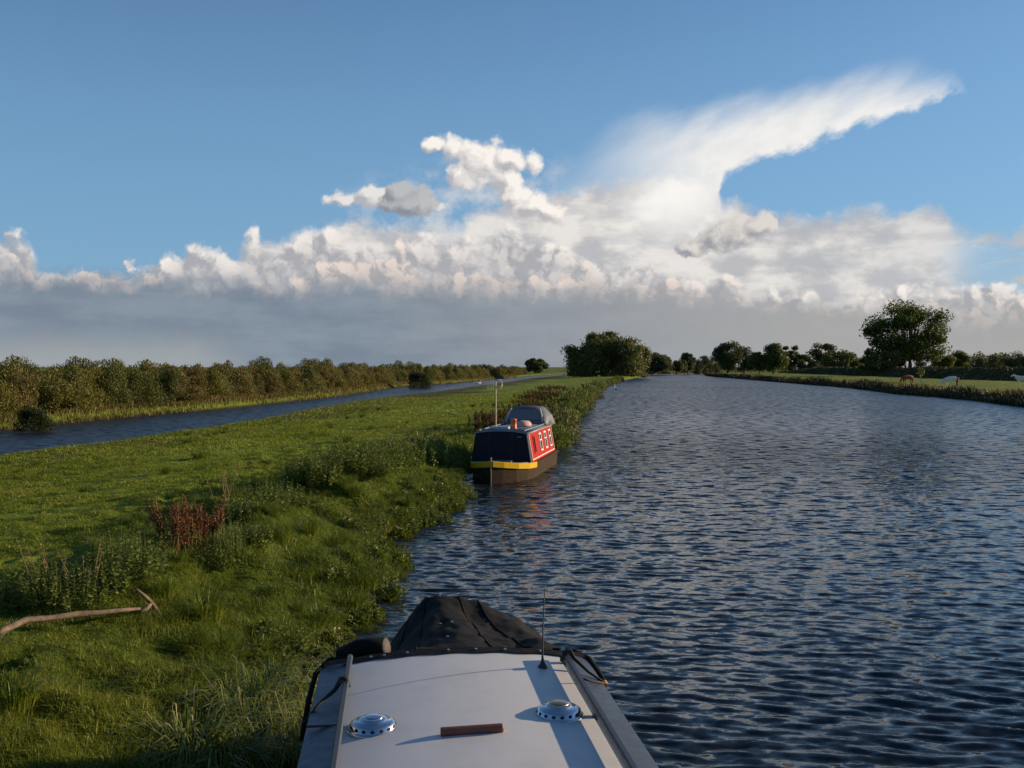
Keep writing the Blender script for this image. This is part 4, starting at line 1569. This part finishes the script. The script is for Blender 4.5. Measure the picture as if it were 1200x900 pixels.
tree_px('broadleaf_tree', 'low bush like tree right of the three thin trees', 934, 953, 417, 450, 13, far_mat, clusters=16, per=110, leaf=.8, low=.02)
tree_px('broadleaf_tree', 'flat topped tree rising above the bushes left of the big tree', 951, 976, 403, 420, 14, far_mat, clusters=22, per=120, leaf=.7, low=.35)
tree_px('broadleaf_tree', 'wide low dark tree next to the flat topped one', 964, 1006, 411, 400, 15, tree_mat, clusters=30, per=150, leaf=.75, low=.02)
tree_px('broadleaf_tree', 'big open crowned tree behind the embankment on the right', 1016, 1116, 356, 262, 41, tree_mat, clusters=78, per=150, leaf=.56, low=.10, trunk=.15, spread=.085, size=.34, lobes=[(-.62, .66), (-.66, .40), (-.30, .80), (.12, .84), (.05, .55), (.40, .74), (.68, .52), (.60, .28), (-.30, .22), (.15, .24), (-.75, .16)])
GS = 'bushes round the foot of the big tree'
for i, (a, c, tp) in enumerate(((1010, 1032, 416), (1028, 1052, 413), (1048, 1075, 414), (1072, 1098, 412), (1094, 1116, 408), (1112, 1136, 414))):
    tree_px('bush', 'bush at the foot of the big open crowned tree', a, c, tp, 255 + 4 * i, 50 + i, [tree_mat, willow_mat, scrub_mats[2]][i % 3], GS, clusters=14, per=150, leaf=.45, low=.02, trunk=.1)
tree_px('broadleaf_tree', 'round tree poking above the shrub belt left of the willow', 613, 641, 421, 440, 16, far_mat, clusters=22, per=120, leaf=.8, low=.1)
GF = 'distant trees on the right horizon'
for i in range(26):
    a = 1105 + i * 8 + 5 * RNG.random()
    tree_px('distant_tree', 'distant tree in the dark line on the right horizon', a, a + 14 + 8 * RNG.random(), 413 + 5 * RNG.random(), 620 + 60 * RNG.random(), 60 + i, far_mat, GF, clusters=10, per=60, leaf=1.1, low=.02, spread=.32)
GF2 = 'distant trees behind the river end'
for i in range(22):
    a = 745 + i * 13 + 8 * RNG.random()
    tree_px('distant_tree', 'distant low tree behind the trees of the river end', a, a + 16 + 10 * RNG.random(), 424 + 4 * RNG.random(), 640 + 60 * RNG.random(), 90 + i, far_mat, GF2, clusters=9, per=55, leaf=1.2, low=.02, spread=.32)

# ------------------------------------------------------------------ dead branch in the grass
def ground_line(pts, lift):
    xy = [spot(*p) for p in pts]
    g = [gz(*q) for q in xy]
    n = len(g)
    out = []
    for i in range(n):
        z = g[i]
        for a_ in range(i):
            for c_ in range(i + 1, n):
                z = max(z, g[a_] + (g[c_] - g[a_]) * (i - a_) / (c_ - a_))
        out.append((*xy[i], z + lift[i]))
    return out


lg = thing('fallen_branch', 'long bleached dead branch lying in the grass at the lower left', 'branch', (*spot(90, 742), 0))
org = Vector(lg.location)
P = ground_line([(-25, 768), (0, 758), (28, 749), (60, 742), (88, 740), (116, 735), (140, 736), (162, 736)], [.05, .06, .06, .07, .08, .10, .12, .12])
b = MB()
b.tube([Vector(p) - org for p in P], [.036, .034, .031, .028, .034, .027, .022, .014], 10)
b.build('limb', wood_grey, lg, True)
P = ground_line([(186, 737), (176, 733), (168, 734), (158, 735)], [.03, .12, .22, .32])
b = MB()
b.tube([Vector(p) - org for p in P], [.020, .024, .022, .014], 9)
P2 = ground_line([(162, 736), (170, 735), (176, 733)], [.09, .09, .12])
b.tube([Vector(p) - org for p in P2], [.022, .022, .020], 8)
b.build('fork', wood_grey, lg, True)

# ------------------------------------------------------------------ animals
def skin_body(name, pts, edges, root, mat, parent, sub=2):
    me = bpy.data.meshes.new(name)
    me.from_pydata([p[:3] for p in pts], edges, [])
    o = link(name, me, parent)
    o.modifiers.new('skin', 'SKIN')
    if not me.skin_vertices:
        bpy.context.view_layer.objects.active = o
        bpy.ops.mesh.customdata_skin_add()
    for sv_, p in zip(me.skin_vertices[0].data, pts):
        r = p[3]
        sv_.radius = r if isinstance(r, tuple) else (r, r)
        sv_.use_root = False
    me.skin_vertices[0].data[root].use_root = True
    md = o.modifiers.new('sub', 'SUBSURF')
    md.levels = md.render_levels = sub
    me.materials.append(mat)
    return o


def hide(name, a, b_, lo, hi, axis=0):
    """coat in two colours that meet at a ragged line along the body"""
    m = material(name, a, .85)
    nt = m.node_tree
    bs = nt.nodes['Principled BSDF']
    t = nt.nodes.new('ShaderNodeTexCoord')
    sx = nt.nodes.new('ShaderNodeSeparateXYZ')
    nt.links.new(t.outputs['Object'], sx.inputs[0])
    f = tex_noise(nt, 2.2, 3)
    ad = nt.nodes.new('ShaderNodeMath')
    ad.operation = 'MULTIPLY_ADD'
    nt.links.new(f, ad.inputs[0])
    ad.inputs[1].default_value = .6
    nt.links.new(sx.outputs[axis], ad.inputs[2])
    mr = nt.nodes.new('ShaderNodeMapRange')
    mr.inputs['From Min'].default_value = lo
    mr.inputs['From Max'].default_value = hi
    nt.links.new(ad.outputs[0], mr.inputs[0])
    nt.links.new(ramp(nt, mr.outputs[0], [(.45, a), (.55, b_)]), bs.inputs['Base Color'])
    return m


def cow(x, y, rz_, mat, label, grazing):
    t = thing('cow', label, 'cow', (x, y, gz(x, y) + .02), rz_, 'cows on the right bank')
    # +x is forward; hooves at z = 0
    pts = [(0, 0, .93, (.30, .36)), (.45, 0, .92, (.27, .36)), (.78, 0, 1.0, (.20, .26)), (-.45, 0, .95, (.29, .34)), (-.80, 0, 1.0, (.22, .24))]
    ed = [(0, 1), (1, 2), (0, 3), (3, 4)]
    if grazing:
        nk = [(1.02, 0, .86, .16), (1.22, 0, .55, .13), (1.34, 0, .36, .125), (1.48, 0, .14, .085)]
    else:
        nk = [(1.0, 0, 1.20, .17), (1.16, 0, 1.34, .14), (1.34, 0, 1.32, .13), (1.56, 0, 1.18, .09)]
    i = len(pts)
    pts += nk
    ed += [(2, i), (i, i + 1), (i + 1, i + 2), (i + 2, i + 3)]
    for sx, par, dxk in ((.62, 2, .04), (-.70, 4, -.07)):
        for sy in (-1, 1):
            i = len(pts)
            pts += [(sx, sy * .17, .66, .13), (sx + dxk * .6, sy * .18, .40, .075), (sx, sy * .18, .12, .055), (sx + .03, sy * .18, .02, .062)]
            ed += [(par, i), (i, i + 1), (i + 1, i + 2), (i + 2, i + 3)]
    i = len(pts)
    pts += [(-1.0, 0, 1.06, .04), (-1.06, 0, .75, .025), (-1.05, 0, .45, .04)]
    ed += [(4, i), (i, i + 1), (i + 1, i + 2)]
    skin_body('body', pts, ed, 0, mat, t)
    h = nk[2]
    for sy in (-1, 1):
        b = MB()
        b.tube([(h[0] - .10, sy * .08, h[2] + .08), (h[0] - .12, sy * .20, h[2] + .10), (h[0] - .12, sy * .29, h[2] + .07)], [.03, .05, .012], 8)
        b.build('ear', mat, t, True)
    return t


def px_ground(px, py):
    x, y = at(px, py, 1.0)
    for _ in range(5):
        x, y = at(px, py, gz(x, y))
    return x, y


xw, xr_ = (.66, .63, .58), (.22, .055, .025)
cow(60.5, 150, R(200), hide('red_brown_hide', xr_, (.26, .075, .035), 5, 6), 'reddish brown cow at the water edge of the right bank', True)
cow(59.6, 133, R(178), hide('white_red_hide', xr_, xw, -.55, -.05), 'white cow with a red brown rear grazing on the right bank', True)
cow(66.8, 128, R(160), hide('white_hide', xw, (.58, .55, .50), 5, 6), 'whitish cow half cut off by the right edge of the photo', False)
# a fence stake with a sapling tied to it
st = thing('tree_stake', 'pale stake with a small sapling on the right bank between the cows', 'stake', (59.6, 143, gz(59.6, 143)))
b = MB()
b.tube([(0, 0, -.1), (0, 0, .9), (.02, 0, 1.75)], [.07, .065, .06], 8)
b.build('stake', painted('pale_wood', (.42, .40, .30), .8), st)
lv = leaf_quads(np.array([0, 0, 1.9]) + RNG.normal(size=(160, 3)) * np.array([.22, .22, .32]), np.full(160, .22), np.full(160, .13))
link('leaves', np_mesh('leaves', lv[0], [lv[1]], nettle_mat), st)


def swan(x, y, rz_, label):
    t = thing('swan', label, 'swan', (x, y, .0), rz_)
    feather = material('white_feathers', (.80, .79, .76), .8)
    pts = [(0, 0, .14, (.22, .17)), (.28, 0, .15, (.17, .15)), (-.32, 0, .17, (.18, .13)), (-.62, 0, .24, (.06, .04)), (.46, 0, .26, .085), (.50, 0, .48, .052), (.46, 0, .68, .046), (.50, 0, .80, .05), (.60, 0, .80, .045)]
    skin_body('body', pts, [(0, 1), (0, 2), (2, 3), (1, 4), (4, 5), (5, 6), (6, 7), (7, 8)], 0, feather, t)
    b = MB()
    b.tube([(.62, 0, .80), (.70, 0, .78), (.76, 0, .765)], [.030, .024, .012], 8)
    b.build('bill', material('orange_bill', (.55, .18, .03), .5), t, True)


swan(15.9, 150, R(110), 'small white swan floating on the river near the left bank')
x, y = at(561, 450, .0)
swan(x, y, R(30), 'tiny white swan far off on the side channel left of the mast')

# trodden path along the crest of the embankment
ys = np.arange(-60, 390, 3.0)
xs = np.interp(ys, XR[:, 0], XR[:, 1]) + 30 + 7.4
mb = MB()
pts_ = []
for x, y in zip(xs, ys):
    for k in (-1.0, -.3, .3, 1.0):
        pts_.append((x + k, y, gz(x + k, y) + .03))
n = len(ys)
mb.add(pts_, [(i * 4 + j, i * 4 + j + 1, i * 4 + j + 5, i * 4 + j + 4) for i in range(n - 1) for j in range(3)])
tag(mb.build('path', painted('trodden_grass', (.26, .23, .10), .95, (.3, .7), (.16, .17, .05), 1.5), None, True), kind='structure')
